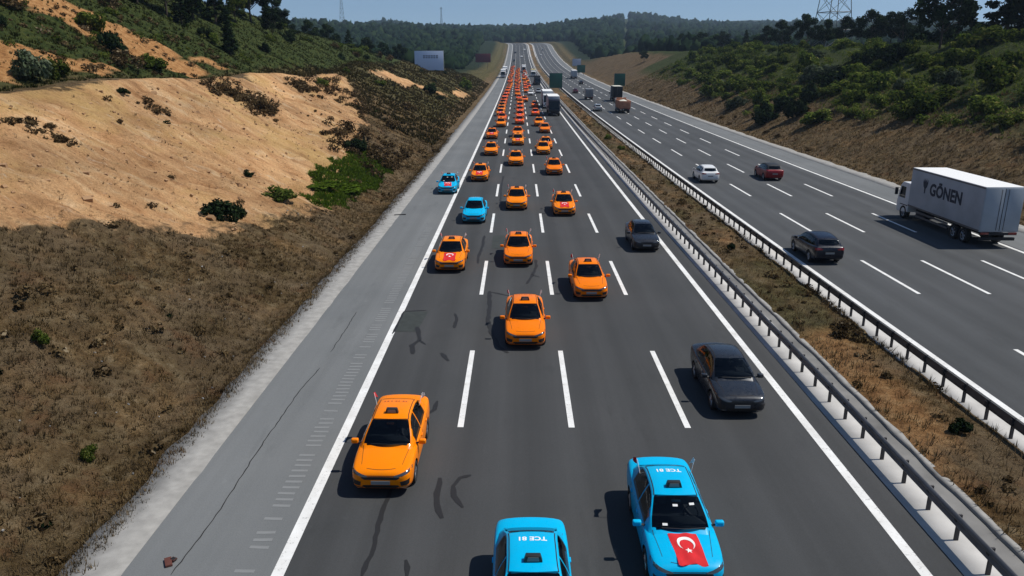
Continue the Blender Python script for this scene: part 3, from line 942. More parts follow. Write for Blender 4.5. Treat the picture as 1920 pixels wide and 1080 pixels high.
    mb = MB(); mb.box((0, S['ws'][0] + .42 - L / 2, zf_ + .0), (1.3, .34, .10)); pr.add('dashboard', mb.mesh('dashboard', [M['cabin']], .03))
    mb = MB(); n_ = 12; cw = Vector((.36, S['ws'][0] + .70 - L / 2, zf_ + .05))
    for k_ in range(n_):
        t0, t1 = 2 * math.pi * k_ / n_, 2 * math.pi * (k_ + 1) / n_
        mb.bar(cw + Vector((.18 * math.cos(t0), .05 * math.sin(t0), .17 * math.sin(t0))), cw + Vector((.18 * math.cos(t1), .05 * math.sin(t1), .17 * math.sin(t1))), .016)
    pr.add('steering_wheel', mb.mesh('steering_wheel', [M['blacktrim']]))
    mb = MB(); mb.box((0, S['ws'][1] - .05 - L / 2, gzf(S['ws'][1] - .05) - .10), (.22, .04, .07)); pr.add('rear_view_mirror', mb.mesh('rear_view_mirror', [M['chrome']], .01))
    # lamps, grille, plates
    for s in (-1, 1):
        g4 = [(s * p[0], p[1]) for p in S['head']]
        patch('headlight', quadgrid(*g4, 10, 4), 'front', .006, M['lamp'])
        g4 = [(s * p[0], p[1]) for p in S['tail']]
        patch('tail_light', quadgrid(*g4, 8, 5), 'rear', .008, M['tail'])
    gw = S['grille']
    patch('grille', [[(f * w, z) for f in np.linspace(-1, 1, 15)] for z, w in gw], 'front', .007, M['blacktrim'])
    gw = S['intake']
    patch('lower_intake', [[(f * w, z) for f in np.linspace(-1, 1, 15)] for z, w in gw], 'front', .007, M['blacktrim'])
    if 'fog' in S:
        for s in (-1, 1):
            patch('fog_lamp_recess', quadgrid(*[(s * p[0], p[1]) for p in S['fog']], 6, 4), 'front', .006, M['blacktrim'])
            patch('bumper_trim', quadgrid(*[(s * p[0], p[1]) for p in S['lip']], 8, 3), 'front', .010, M['chrome'])
    zf, zrp = S['plate']
    for nm, zz, d in (('number_plate', zf, -1), ('number_plate', zrp, 1)):
        hit = bvh.ray_cast(Vector((0, 6 * d, zz)), Vector((0, -d, 0)))
        y = hit[0].y if hit[0] else d * L / 2
        mb = MB(); mb.box((0, y + .012 * d, zz), (.52, .02, .11)); pr.add(nm, mb.mesh('number_plate', [M['plate']]))
    hs = S['hoodseam']
    patch('bonnet_seam', [[(f * hs[1], hs[0] + hs[2] * f * f + dx) for f in np.linspace(-1, 1, 17)] for dx in (0, .014)], 'top', .003, M['seam'])
    for s in (-1, 1):
        patch('bonnet_seam', [[(s * (hs[1] + .16 + .10 * t + dx), .34 + (S['ws'][0] - .26) * t) for dx in (0, .012)] for t in np.linspace(0, 1, 14)], 'top', .003, M['seam'])
    patch('boot_seam', [[(f * .62, L - .62 + .10 * f * f + dx) for f in np.linspace(-1, 1, 13)] for dx in (0, .012)], 'top', .003, M['seam'])
    # mirrors
    for s in (-1, 1):
        u = S['mir']; zb = zbf(u) + .09; x = float(np.interp(u, S['wbu'], S['wb']))
        mb = MB(); mb.box((s * (x + .18), u - L / 2, zb), (.21, .13, .145))
        mi = pr.add('mirror', mb.mesh('mirror', [PAINT0], .045, seg=3))
        mb = MB(); mb.box((s * (x + .18), u - L / 2 + .068, zb), (.17, .012, .11)); pr.add('mirror_glass', mb.mesh('mirror_glass', [M['glass']]), (0, 0, 0), mi)
        mb = MB(); mb.bar((s * (x - .03), u - L / 2, zb - .06), (s * (x + .12), u - L / 2, zb - .03), .03); pr.add('mirror_arm', mb.mesh('mirror_arm', [M['blacktrim']]), (0, 0, 0), mi)
    # wheels
    for s in (-1, 1):
        ty, rm = wheel_meshes(r, .21, s)
        for u in ax:
            k = pr.add('wheel', ty, (s * (tw - .105), u - L / 2, r)); pr.add('rim', rm, (0, 0, 0), k)
    # wipers
    mb = MB()
    for xa, xb in ((-.45, .12), (.08, .60)):
        pts = []
        for x in (xa, xb):
            u = S['ws'][0] + .05 + .1 * abs(x); hit = bvh.ray_cast(Vector((x, u - L / 2, 4)), Vector((0, 0, -1))); pts.append(hit[0] + Vector((0, 0, .02)))
        mb.bar(pts[0], pts[1], .010)
    pr.add('wiper', mb.mesh('wiper', [M['blacktrim']]))
    return pr

SEDAN = dict(L=4.53, seatu=2.30, wr=.325, axf=.86, axr=3.50, track=.862,
    st=[(0, .60, .37, .63, .645), (.04, .72, .29, .69, .712), (.12, .80, .22, .735, .77), (.30, .862, .19, .785, .84), (.62, .887, .18, .84, .915), (.95, .897, .18, .88, .965),
        (1.35, .90, .18, .905, .99), (1.8, .90, .18, .925, 1.0), (2.6, .90, .18, .945, 1.01), (3.4, .898, .18, .975, 1.04), (3.85, .89, .20, 1.0, 1.09), (4.2, .87, .23, 1.02, 1.12),
        (4.40, .835, .28, 1.01, 1.11), (4.48, .78, .36, .97, 1.05), (4.53, .68, .46, .86, .94)],
    roof=[(.98, .93), (1.10, 1.0), (1.45, 1.225), (1.86, 1.455), (2.12, 1.525), (2.5, 1.55), (3.0, 1.525), (3.28, 1.465), (3.58, 1.32), (4.0, 1.10), (4.08, 1.04)],
    wbu=[.95, 1.4, 2.5, 3.4, 4.1], wb=[.735, .805, .82, .805, .715], wru=[1.0, 1.9, 2.6, 3.3, 4.1], wrr=[.60, .555, .565, .545, .52],
    ws=(1.05, 1.87, .15, .05), rw=(3.92, 3.28, -.12, -.03), sidewin=[(1.48, 2.36), (2.44, 3.36)],
    doors=[(1.34, 1.28, .32, .87), (2.40, 2.40, .30, .91), (3.20, 3.38, .45, .93)], handles=[2.20, 3.18], hz=.81,
    head=[(.36, .655), (.82, .785), (.83, .715), (.40, .605)], tail=[(.34, .88), (.80, .95), (.80, .80), (.40, .78)],
    grille=[(.545, .44), (.605, .54), (.665, .46)], intake=[(.27, .42), (.33, .52), (.385, .48)], fog=[(.54, .49), (.79, .54), (.77, .38), (.56, .36)], lip=[(.50, .310), (.80, .350), (.80, .325), (.50, .285)],
    plate=(.46, .64), hoodseam=(.13, .40, .05), mir=1.44)
SEDAN['st'] = [(q[0], q[1] * .968, *q[2:]) for q in SEDAN['st']]
sedan = build_car(SEDAN, 'sedan')

SUV = dict(L=4.45, seatu=2.4, wr=.345, axf=.88, axr=3.52, track=.91, gap=.06,
    st=[(0, .60, .46, .66, .68), (.05, .73, .36, .74, .77), (.14, .82, .27, .80, .84), (.32, .875, .24, .86, .92), (.62, .90, .23, .92, 1.0), (1.0, .91, .23, .97, 1.06), (1.4, .915, .23, 1.0, 1.08),
        (2.6, .915, .23, 1.03, 1.09), (3.6, .91, .24, 1.07, 1.11), (4.1, .90, .26, 1.10, 1.14), (4.32, .87, .32, 1.09, 1.13), (4.40, .83, .40, 1.04, 1.08), (4.45, .74, .5, .95, 1.0)],
    roof=[(1.10, .99), (1.22, 1.06), (1.92, 1.50), (2.2, 1.575), (2.7, 1.61), (3.3, 1.585), (3.8, 1.52), (3.98, 1.46), (4.28, 1.12), (4.33, 1.06)],
    wbu=[1.1, 1.5, 2.6, 3.6, 4.35], wb=[.78, .85, .86, .84, .74], wru=[1.1, 2, 2.7, 3.6, 4.3], wrr=[.64, .63, .64, .62, .58],
    ws=(1.17, 1.92, .14, .05), rw=(4.25, 3.99, -.06, -.02), rwk=.10, sidewin=[(1.58, 2.44), (2.52, 3.3), (3.38, 3.85)],
    doors=[(1.38, 1.32, .36, .95), (2.48, 2.48, .36, 1.0), (3.28, 3.42, .5, 1.02)], handles=[2.28, 3.2], hz=.90,
    head=[(.42, .70), (.83, .82), (.83, .74), (.44, .63)], tail=[(.40, .98), (.85, 1.06), (.85, .90), (.46, .90)],
    grille=[(.56, .44), (.63, .46), (.68, .42)], intake=[(.32, .45), (.38, .5), (.44, .48)],
    plate=(.50, .72), hoodseam=(.20, .66, .22), mir=1.52)
suv = build_car(SUV, 'suv')
suv_black_roof = build_car(dict(SUV, roofmat='blacktrim'), 'suv')

# --- what makes the sedan a taxi
def surf(pr, x, u):
    h = pr.bvh.ray_cast(Vector((x, u - pr.L / 2, 4)), Vector((0, 0, -1))); return h[0], h[1]
taxi = Proto(); taxi.parts = [list(p) for p in sedan.parts]; taxi.L, taxi.bvh = sedan.L, sedan.bvh
p0, _ = surf(sedan, 0, 2.16)
mb = MB(); mb.prism([(-.20, 0), (.20, 0), (.155, .15), (-.155, .15)], 1, -.06, .07)
k = taxi.add('taxi_sign', mb.mesh('taxi_sign', [M['signblack']], .012), (p0.x, p0.y, p0.z - .01))
mb = MB(); mb.prism([(-.13, .03), (.13, .03), (.11, .125), (-.11, .125)], 1, -.066, -.058); taxi.add('sign_face', mb.mesh('sign_face', [M['signgrey']]), (0, 0, 0), k)
mb = MB(); mb.prism([(-.13, .02), (.13, .02), (.12, .06), (-.12, .06)], 1, .072, .080); taxi.add('sign_base_plate', mb.mesh('sign_base_plate', [M['signyellow']]), (0, 0, 0), k)
# flags flying from the rear windows: pole and cloth
for s in (-1, 1):
    mb = MB(); x0 = s * .66; y0 = 3.22 - sedan.L / 2
    mb.bar((x0, y0, 1.28), (x0 + s * .08, y0 + .06, 1.66), .008)
    k = taxi.add('window_flag', mb.mesh('window_flag', [M['flagwhite']]))
    V = []; F = []
    for a in range(7):
        for b in range(4):
            t = a / 6
            V.append((x0 + s * (.065 + .035 * b / 3) + s * .05 * math.sin(t * 6 + b) * t, y0 + .05 + .36 * t, 1.50 + .16 * b / 3 - .16 * t * t))
    for a in range(6):
        for b in range(3): F.append((a * 4 + b, a * 4 + b + 1, a * 4 + b + 5, a * 4 + b + 4))
    taxi.add('flag_cloth', mk_mesh('flag_cloth', V, F, [M['flagred'] if s < 0 else M['flagwhite']], True), (0, 0, 0), k)
# roof lettering, to be read from behind
def roof_text(body, m, sz):
    me = text_mesh(body, sz, [m], .003, .006)
    for v in me.vertices:
        x, y = -v.co.x, -v.co.y
        u = 2.93 + y
        h, nn = surf(sedan, x, u)
        v.co = h + Vector((0, 0, .004 + v.co.z))
    me.update(); return me
lt_blue = roof_text('TCE 81', M['letter_white'], .21)
V = []; F = []
for k, x0 in enumerate((-.36, -.27, -.15, -.02, .07, .20, .29)):          # faint dark red strokes, too small to read
    w_ = .055 if k % 2 else .04
    b_ = len(V)
    for x, u in ((x0, 2.90), (x0 + w_, 2.90), (x0 + w_, 2.975), (x0, 2.975)):
        h_, n_ = surf(sedan, x, u); V.append(h_ + Vector((0, 0, .006)))
    F.append((b_, b_ + 1, b_ + 2, b_ + 3))
lt_or = mk_mesh('roof_lettering', V, F, [M['letter_red']])
taxi_blue = Proto(); taxi_blue.parts = [list(p) for p in taxi.parts]; taxi_blue.add('roof_lettering', lt_blue); taxi_blue.L, taxi_blue.bvh = taxi.L, taxi.bvh
taxi_or = Proto(); taxi_or.parts = [list(p) for p in taxi.parts]; taxi_or.add('roof_lettering', lt_or); taxi_or.L, taxi_or.bvh = taxi.L, taxi.bvh

def add_flag(src, skew=0., w=.56, ln=.98, seed=0):
    """crescent-and-star flag taped over the bonnet, its hoist at the windscreen"""
    q = Proto(); q.parts = [list(p) for p in src.parts]; q.L, q.bvh = src.L, src.bvh
    r_ = random.Random(seed)
    def on(a, b, off):       # a across -.5...5, b along 0..1 from windscreen to grille
        u = 1.02 - ln * b * (1 - .03 * math.cos(a * 9)) ; x = a * w * (1 + .03 * math.sin(b * 7)) + skew * b
        h, nn = surf(sedan, x, max(.05, u)); rip = .010 + .012 * math.sin(b * 9 + a * 4 + seed) * (.3 + b) + .012 * math.sin(a * 11 - b * 6)
        return h + nn * (max(.004, rip) + off)
    V = []; F = []; na, nb = 14, 22
    for b in range(nb + 1):
        for a in range(na + 1):
            fa = a / na - .5; fb = b / nb
            fb = min(1, fb * (1 + .06 * (abs(fa) * 2) - .04 * math.sin(fa * 8)))
            V.append(on(fa, fb, 0))
    for b in range(nb):
        for a in range(na): F.append((b * (na + 1) + a, b * (na + 1) + a + 1, (b + 1) * (na + 1) + a + 1, (b + 1) * (na + 1) + a))
    k = q.add('flag', mk_mesh('flag', V, F, [M['flagred']], True), (0, 0, 0), None, 'red flag with white crescent and star taped across the bonnet')
    # crescent: outer circle minus shifted inner circle; the horns open towards the grille
    def cres(nm, pts_o, pts_i):
        V = [on(*p, .006) for p in pts_o] + [on(*p, .006) for p in pts_i]; n = len(pts_o)
        F = [(i, i + 1, n + i + 1, n + i) for i in range(n - 1)]
        return mk_mesh(nm, V, F, [M['flagwhite']])
    Rr, r2, sh = .30, .24, .075; n = 26
    asp = w / ln
    th = math.acos((sh ** 2 + Rr ** 2 - r2 ** 2) / (2 * sh * Rr))
    th2 = math.acos(max(-1, min(1, (sh ** 2 + r2 ** 2 - Rr ** 2) / (2 * sh * r2))))
    po = []; pi = []
    for i in range(n + 1):
        t = th + (2 * math.pi - 2 * th) * i / n
        po.append((Rr * math.sin(t), .36 + Rr * asp * math.cos(t)))
        t = (math.pi - th2) + (2 * math.pi - 2 * (math.pi - th2)) * i / n
        pi.append((r2 * math.sin(t), .36 + (sh + r2 * math.cos(t)) * asp))
    q.add('crescent', cres('crescent', po, pi), (0, 0, 0), k)
    c0 = (0, .36 + .36 * asp); V = [on(*c0, .007)]
    for i in range(10):
        t = math.pi / 5 * i + math.pi; rr = .135 if i % 2 == 0 else .055
        V.append(on(rr * math.sin(t), c0[1] + rr * asp * math.cos(t), .007))
    q.add('star', mk_mesh('star', V, [(0, 1 + i, 1 + (i + 1) % 10) for i in range(10)], [M['flagwhite']]), (0, 0, 0), k)
    return q
taxi_or_flag = add_flag(taxi_or, 0, .68, .93, 3)
taxi_blue_flag = add_flag(taxi_blue, .10, .66, .90, 1)

for x, u in ((-.36, 1.22), (-.06, 1.62), (.34, 1.66)):
    h_, n_ = surf(sedan, x, u); mb = MB(); mb.box((0, 0, 0), (.12 if u < 1.8 else .08, .06, .004)); M_ = n_.to_track_quat('Z', 'Y').to_matrix().to_4x4()
    me = mb.mesh('windscreen_sticker', [M['paper']]); me.transform(Matrix.Translation(h_ + n_ * .014) @ M_); taxi_blue_flag.add('windscreen_sticker', me)

# ------------------------------------------------------------------ lorries
M['box_shaded'] = mat('truck_box_shaded_white', (.37, .41, .45), .5, var=.14, vscale=.6)  # white box walls painted blue-grey, their shade put into the colour; roof stays white
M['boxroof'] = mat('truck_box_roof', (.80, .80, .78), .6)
M['truckdark'] = mat('truck_chassis', (.016, .016, .018), .75)
M['truckblue'] = mat('truck_mark_navy', (.012, .022, .045), .6)
M['deflector'] = mat('cab_blue', (.06, .16, .34), .5)
M['tipper'] = mat('tipper_orange', (.46, .20, .11), .7, var=.15, vscale=1.5)
M['cream'] = mat('truck_cream', (.62, .60, .50), .6)
M['hazard'] = mat('underrun_red', (.30, .03, .03), .6)

def build_lorry(L=11.2, W=2.5, H=3.95, cabL=1.75, cabH=2.75, boxm='box_shaded', roofm='boxroof', cab=PAINT0, axles=(1.15, 8.2, 9.4), z0=1.08, mark=None, kind='box', tip=None):
    pr = Proto(); pr.L = L
    y = lambda u: u - L / 2
    mb = MB()
    prof = [(y(.06), .42), (y(0), .75), (y(.0), 1.25), (y(.05), 1.45), (y(.32), cabH - .25), (y(.62), cabH), (y(cabL), cabH), (y(cabL), .75), (y(1.7), .55), (y(.6), .42)]
    mb.prism(prof, 0, -W / 2 + .06, W / 2 - .06)
    c = pr.add('cab', mb.mesh('cab', [cab], .07, seg=3))
    mb = MB(); mb.add([(-W / 2 + .2, y(.05) - .012, 1.5), (W / 2 - .2, y(.05) - .012, 1.5), (W / 2 - .26, y(.30) - .014, cabH - .33), (-W / 2 + .26, y(.30) - .014, cabH - .33)], [(0, 1, 2, 3)])
    pr.add('windscreen', mb.mesh('windscreen', [M['glass']]))
    for s in (-1, 1):
        mb = MB(); x = s * (W / 2 - .052)
        mb.add([(x, y(.30), 1.55), (x, y(1.2), 1.55), (x, y(1.2), cabH - .35), (x, y(.50), cabH - .35)], [(0, 1, 2, 3)])
        pr.add('side_window', mb.mesh('side_window', [M['glass']]))
        mb = MB(); mb.box((s * (W / 2 + .12), y(.12), 1.95), (.2, .14, .55)); mb.bar((s * (W / 2 - .1), y(.2), 2.2), (s * (W / 2 + .1), y(.12), 2.2), .025)
        pr.add('mirror', mb.mesh('mirror', [M['blacktrim']], .03))
        mb = MB(); mb.box((s * (W / 2 - .32), y(-.005), .78), (.36, .04, .20)); pr.add('headlight', mb.mesh('headlight', [M['lamp']], .015))
    mb = MB(); mb.box((0, y(-.008), 1.12), (1.5, .03, .30)); mb.box((0, y(-.008), .62), (1.1, .03, .16)); pr.add('grille', mb.mesh('grille', [M['blacktrim']]))
    mb = MB(); mb.box((0, y(-.03), .46), (.52, .02, .11)); pr.add('number_plate', mb.mesh('number_plate', [M['plate']]))
    mb = MB()
    for s in (-1, 1): mb.box((s * .42, y(L * .54), .82), (.14, L * .90, .24))
    mb.box((0, y(cabL + .6), .80), (1.2, .7, .5))
    for s in (-1, 1): mb.box((s * (W / 2 - .28), y(L * .33), .66), (.42, 1.3, .55))
    pr.add('chassis', mb.mesh('chassis', [M['truckdark']], .02))
    b0 = cabL + .12
    if kind == 'box':
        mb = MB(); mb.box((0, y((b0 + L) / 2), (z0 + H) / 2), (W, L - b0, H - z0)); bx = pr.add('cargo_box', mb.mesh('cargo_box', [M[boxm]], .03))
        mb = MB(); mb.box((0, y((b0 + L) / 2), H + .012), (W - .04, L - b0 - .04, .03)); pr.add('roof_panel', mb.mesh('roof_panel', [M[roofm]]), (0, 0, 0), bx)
        mb = MB()
        for s in (-1, 1): mb.box((s * (W / 2 + .004), y((b0 + L) / 2), H - .06), (.02, L - b0 - .05, .09)); mb.box((s * (W / 2 + .004), y((b0 + L) / 2), z0 + .07), (.02, L - b0 - .05, .12))
        pr.add('edge_rail', mb.mesh('edge_rail', [M['steel']]), (0, 0, 0), bx)
        for s in (-1, 1):
            mb = MB(); mb.box((s * (W / 4 - .01), y(L) + .02, (z0 + H) / 2), (W / 2 - .07, .03, H - z0 - .14)); d = pr.add('rear_door', mb.mesh('rear_door', [M[boxm]], .01), (0, 0, 0), bx)
            mb = MB(); mb.bar((s * .22, y(L) + .05, z0 + .12), (s * .22, y(L) + .05, H - .12), .018, 0, 6); pr.add('lock_bar', mb.mesh('lock_bar', [M['steel']]), (0, 0, 0), bx)
        mb = MB(); mb.box((0, y(L) + .036, (z0 + H) / 2), (.025, .012, H - z0 - .16)); pr.add('door_gap', mb.mesh('door_gap', [M['truckdark']]), (0, 0, 0), bx)
    else:
        mb = MB(); t = .10; zz0, zz1 = z0, tip
        l0, l1 = b0, L
        mb.box((0, y((l0 + l1) / 2), zz0 + .06), (W, l1 - l0, .12))
        for s in (-1, 1): mb.box((s * (W / 2 - t / 2), y((l0 + l1) / 2), (zz0 + zz1) / 2), (t, l1 - l0, zz1 - zz0))
        mb.box((0, y(l0 + t / 2), (zz0 + zz1) / 2 + .2), (W - 2 * t, t, zz1 - zz0 + .4))
        bx = pr.add('tipper_body', mb.mesh('tipper_body', [M[boxm]], .015))
        mb = MB()
        for s in (-1, 1):
            for k in range(6): mb.box((s * (W / 2 + .03), y(l0 + .2 + (l1 - l0 - .4) * k / 5), (zz0 + zz1) / 2), (.07, .10, zz1 - zz0))
            mb.box((s * (W / 2 + .03), y((l0 + l1) / 2), zz1 - .03), (.08, l1 - l0, .10))
        pr.add('body_rib', mb.mesh('body_rib', [M[boxm]]), (0, 0, 0), bx)
        mb = MB(); mb.box((0, y(l1) + .03, (zz0 + zz1) / 2 - .02), (W - .1, .08, zz1 - zz0 - .06)); mb.box((0, y(l1) + .09, zz0 + .45), (W - .2, .05, .10)); mb.box((0, y(l1) + .09, zz1 - .3), (W - .2, .05, .10))
        pr.add('tailgate', mb.mesh('tailgate', [M[boxm]], .01), (0, 0, 0), bx)
        mb = MB(); rows = 10
        V = []; F = []
        for a in range(rows):
            for b in range(rows):
                fx, fy = a / (rows - 1), b / (rows - 1)
                V.append(((fx - .5) * (W - .22), y(l0 + .12 + fy * (l1 - l0 - .16)), zz1 - .35 + .45 * math.sin(fx * math.pi) * math.sin(fy * math.pi) + random.uniform(-.05, .05)))
        for a in range(rows - 1):
            for b in range(rows - 1): F.append((a * rows + b, a * rows + b + 1, (a + 1) * rows + b + 1, (a + 1) * rows + b)[::-1])
        pr.add('load', mk_mesh('load', V, F, [M['cream']], True), (0, 0, 0), bx)
    mb = MB(); mb.box((0, y(L) - .10, .62), (W - .2, .14, .20)); mb.box((0, y(L) - .03, z0 - .12), (W - .1, .1, .16)); pr.add('rear_bumper', mb.mesh('rear_bumper', [M['truckdark']], .02))
    for s in (-1, 1):
        mb = MB(); mb.box((s * (W / 2 - .36), y(L) + .035, z0 - .08), (.52, .05, .15)); pr.add('tail_light', mb.mesh('tail_light', [M['tail']], .01))
        mb = MB(); u0, u1 = 3.0, axles[1] - .75
        if u1 > u0:
            for zz in (.55, .85): mb.box((s * (W / 2 - .06), y((u0 + u1) / 2), zz), (.04, u1 - u0, .13))
            pr.add('side_guard', mb.mesh('side_guard', [M['steel']]))
    for s in (-1, 1):
        ty, rm = wheel_meshes(.50, .36, s)
        for u in axles:
            k = pr.add('wheel', ty, (s * (W / 2 - .22), y(u), .50)); pr.add('rim', rm, (0, 0, 0), k)
            mb = MB(); mb.box((s * (W / 2 - .24), y(u), 1.055), (.42, 1.1, .05)); pr.add('mudguard', mb.mesh('mudguard', [M['truckdark']]))
    if mark:
        for s in (-1, 1):
            me = text_mesh(mark, 1.15, [M['truckblue']], .004, .045)
            R_ = Matrix(((0, 0, s, 0), (s, 0, 0, 0), (0, 1, 0, 0), (0, 0, 0, 1)))
            me.transform(Matrix.Translation((s * (W / 2 + .008), y(L * .60) if s > 0 else y(L * .60), 2.75)) @ R_); me.update()
            pr.add('lettering', me, (0, 0, 0), bx)
            # tulip-like emblem beside the name
            mb = MB(); n = 16; ye = y(L * .60) - s * 2.75; zc = 3.0
            def pt(a, b): return (s * (W / 2 + .009), ye + s * a, zc + b)
            prof = [(-.30, .42), (-.34, .15), (-.26, -.12), (-.10, -.28), (-.07, -.62), (.07, -.62), (.10, -.28), (.26, -.12), (.34, .15), (.30, .42), (.16, .18), (.10, .48), (0, .22), (-.10, .48), (-.16, .18)]
            mb.add([pt(*p) for p in prof], [tuple(range(len(prof)))])
            pr.add('emblem', mb.mesh('emblem', [M['truckblue']]), (0, 0, 0), bx)
    return pr

# ------------------------------------------------------------------ placing the traffic
def ordinal(n):
    w = ['', 'first', 'second', 'third', 'fourth', 'fifth', 'sixth', 'seventh', 'eighth', 'ninth', 'tenth', 'eleventh', 'twelfth', 'thirteenth', 'fourteenth', 'fifteenth', 'sixteenth',
         'seventeenth', 'eighteenth', 'nineteenth', 'twentieth']
    if n <= 20: return w[n]
    t = {2: 'twenty', 3: 'thirty', 4: 'forty'}[n // 10]
    return (t + '-' + w[n % 10]) if n % 10 else {30: 'thirtieth', 40: 'fortieth'}[n]

def put(pr, name, colour, X, Yf, facing, label, cat, group=None, detail=True, skip=(), rz=0.):
    """Yf: the end nearest the camera; facing -1 = towards the camera"""
    yc = Yf + pr.L / 2
    z = float(zr(yc)); pitch = math.atan2(float(zr(yc + 1.3) - zr(yc - 1.3)), 2.6)
    loc = (X + float(cx(yc)), yc, z + .006)
    if detail:
        o = instance(pr, name, colour, loc, 0, skip)
    else:
        o = mk_obj(name, joined(pr, colour, skip), None, loc)
    o.rotation_euler = (pitch, 0, rz) if facing < 0 else (-pitch, 0, math.pi + rz)
    return tag(o, label, cat, group)

GRP = 'taxis of the convoy'
COLN = {1: 'leftmost convoy column', 2: 'middle convoy column', 3: 'rightmost convoy column'}
# (pixel x, pixel y of the bumper's foot, colour, flag on bonnet)  -- nearest first
cols = {
 1: [(716, 921, 'orange', 0), (842, 507, 'orange', 1), (888, 416, 'blue', 0), (899, 338, 'orange', 1), (920, 290, 'orange', 0), (922, 259, 'orange', 1), (939, 237, 'orange', 0), (941, 226, 'orange', 0),
     (938, 216.5, 'orange', 1), (940, 209.5, 'orange', 1), (941, 203, 'orange', 0), (943, 197, 'orange', 1), (945, 191, 'orange', 0), (947, 184.5, 'orange', 1), (950, 178, 'orange', 1), (952, 172, 'orange', 0),
     (954, 167, 'orange', 1), (956, 163, 'orange', 1), (957.5, 159.5, 'orange', 1)],
 2: [(None, (.34, 11.6), 'blue', 0), (985, 649, 'orange', 0), (972, 496, 'orange', 0), (969, 391, 'orange', 0), (967, 309, 'orange', 0), (971, 271, 'orange', 1), (971, 256, 'orange', 0), (974, 232, 'orange', 1),
     (975, 221, 'orange', 1), (975, 211.5, 'orange', 1), (975, 203.5, 'orange', 1), (975, 196, 'orange', 0), (973, 187, 'orange', 1), (970.5, 179, 'orange', 0), (970, 172, 'orange', 1), (969.5, 167, 'orange', 1), (971, 163, 'orange', 1)],
 3: [(None, (3.86, 14.55), 'blue', 1), (1108, 559, 'orange', 0), (1059, 402, 'orange', 1), (1040, 326, 'orange', 0), (1019, 288, 'orange', 0), (1024, 278, 'orange', 1), (1022, 248, 'orange', 0), (1011, 235.5, 'orange', 0),
     (1004, 216.3, 'orange', 1), (1003, 200.6, 'orange', 1), (984, 190, 'orange', 1), (987, 173, 'orange', 1), (986, 167, 'orange', 1)],
}
# the tail of the convoy merges into dense columns up to the foot of the far climb
FARX = {1: -3.4, 2: -.1, 3: 3.5}
for c in cols:
    last = cols[c][-1]; yl = ground(last[0], last[1])[1]; k = 0
    while True:
        yl += random.choice((8.5, 10, 13, 19)) * random.uniform(.9, 1.25); k += 1
        if yl > 560 or k > 16: break
        cols[c].append((None, (FARX[c] + random.uniform(-.65, .65), yl), 'orange', random.random() < .6))
for c, lst in cols.items():
    pos = []
    for a, b, colr, fl in lst:
        X, Yf = b if a is None else ground(a, b, .2)
        pos.append((Yf, X, colr, fl))
    pos.sort()
    for k, (Yf, X, colr, fl) in enumerate(pos):
        pr = {('orange', 0): taxi_or, ('orange', 1): taxi_or_flag, ('blue', 0): taxi_blue, ('blue', 1): taxi_blue_flag}[(colr, int(bool(fl)))]
        lab = ('turquoise blue' if colr == 'blue' else 'orange') + ' taxi' + (' with red bonnet flag' if fl else '') + ', ' + ordinal(k + 1) + ' from the front in the ' + COLN[c]
        skip = []
        if Yf > 60 and random.random() < .3: skip.append('window_flag')
        if Yf > 60 and random.random() < .12: skip.append('taxi_sign')
        shade = colr
        if colr == 'orange' and k > 0: shade = random.choice(['orange', 'orange', 'orange_deep', 'orange_pale'] if Yf < 130 else ['orange', 'orange_deep', 'orange_red', 'orange_red'])
        if k == 0 and c == 2: skip += ['window_flag']
        if colr == 'blue' and c == 1: skip += ['window_flag', 'taxi_sign']
        put(pr, 'taxi', shade, X, Yf, -1, lab, 'taxi', GRP, detail=Yf < 150, skip=tuple(sorted(set(skip))), rz=random.uniform(-.012, .012))
X, Yf = ground(838, 361, .2)
put(taxi_blue_flag, 'taxi', 'blue', X, Yf, -1, 'turquoise taxi with red bonnet flag straddling the edge line on the hard shoulder', 'taxi', GRP)

X, Yf = ground(1391, 776, .2)
put(sedan, 'car', 'graphite', X, Yf, -1, 'dark grey saloon nearest the median guard rail, beside the orange taxis', 'car')
X, Yf = ground(1213, 468, .2)
put(sedan, 'car', 'graphite', X, Yf, -1, 'dark grey car on the right edge line, farther back by the guard rail', 'car')
X, Yf = ground(995, 178, .2)
put(suv, 'car', 'white', X, Yf, -1, 'small white car among the orange taxis in the third column', 'car', None, False)
X, Yf = ground(996, 149, .2); put(suv, 'car', 'white', 3.9, 395, -1, 'tiny white car far back behind the convoy, front one of two', 'car', None, False)
put(suv, 'car', 'white', 3.6, 425, -1, 'tiny white car far back behind the convoy, rear one of two', 'car', None, False)
put(sedan, 'car', 'silver', 6.9, 262, -1, 'small silver car beside the lorries in the fast lane', 'car', None, False)
put(sedan, 'car', 'black', 7.2, 330, -1, 'small black car behind the lorries in the fast lane', 'car', None, False)

# opposite carriageway (driving away)
put(suv, 'car', 'navy', 18.45, 44.0, 1, 'navy black estate car next to the far guard rail on opposite carriageway', 'car')
put(suv, 'car', 'white', 19.0, 75.4, 1, 'white hatchback driving away along the far guard rail', 'car')
put(suv_black_roof, 'car', 'red', 25.85, 77.0, 1, 'dark red car with black roof in the opposite carriageway', 'car')
put(suv, 'car', 'silver', 18.5, 180, 1, 'silver grey pickup-sized car in the lane nearest the far guard rail', 'car', None, False)
put(sedan, 'car', 'maroon', 19.2, 262, 1, 'tiny dark maroon car beyond the grey van', 'car', None, False)
put(sedan, 'car', 'black', 26.5, 330, 1, 'tiny black car beside the far verge of opposite carriageway', 'car', None, False)
put(suv, 'car', 'maroon', 19.5, 420, 1, 'tiny maroon car at the foot of the far climb', 'car', None, False)

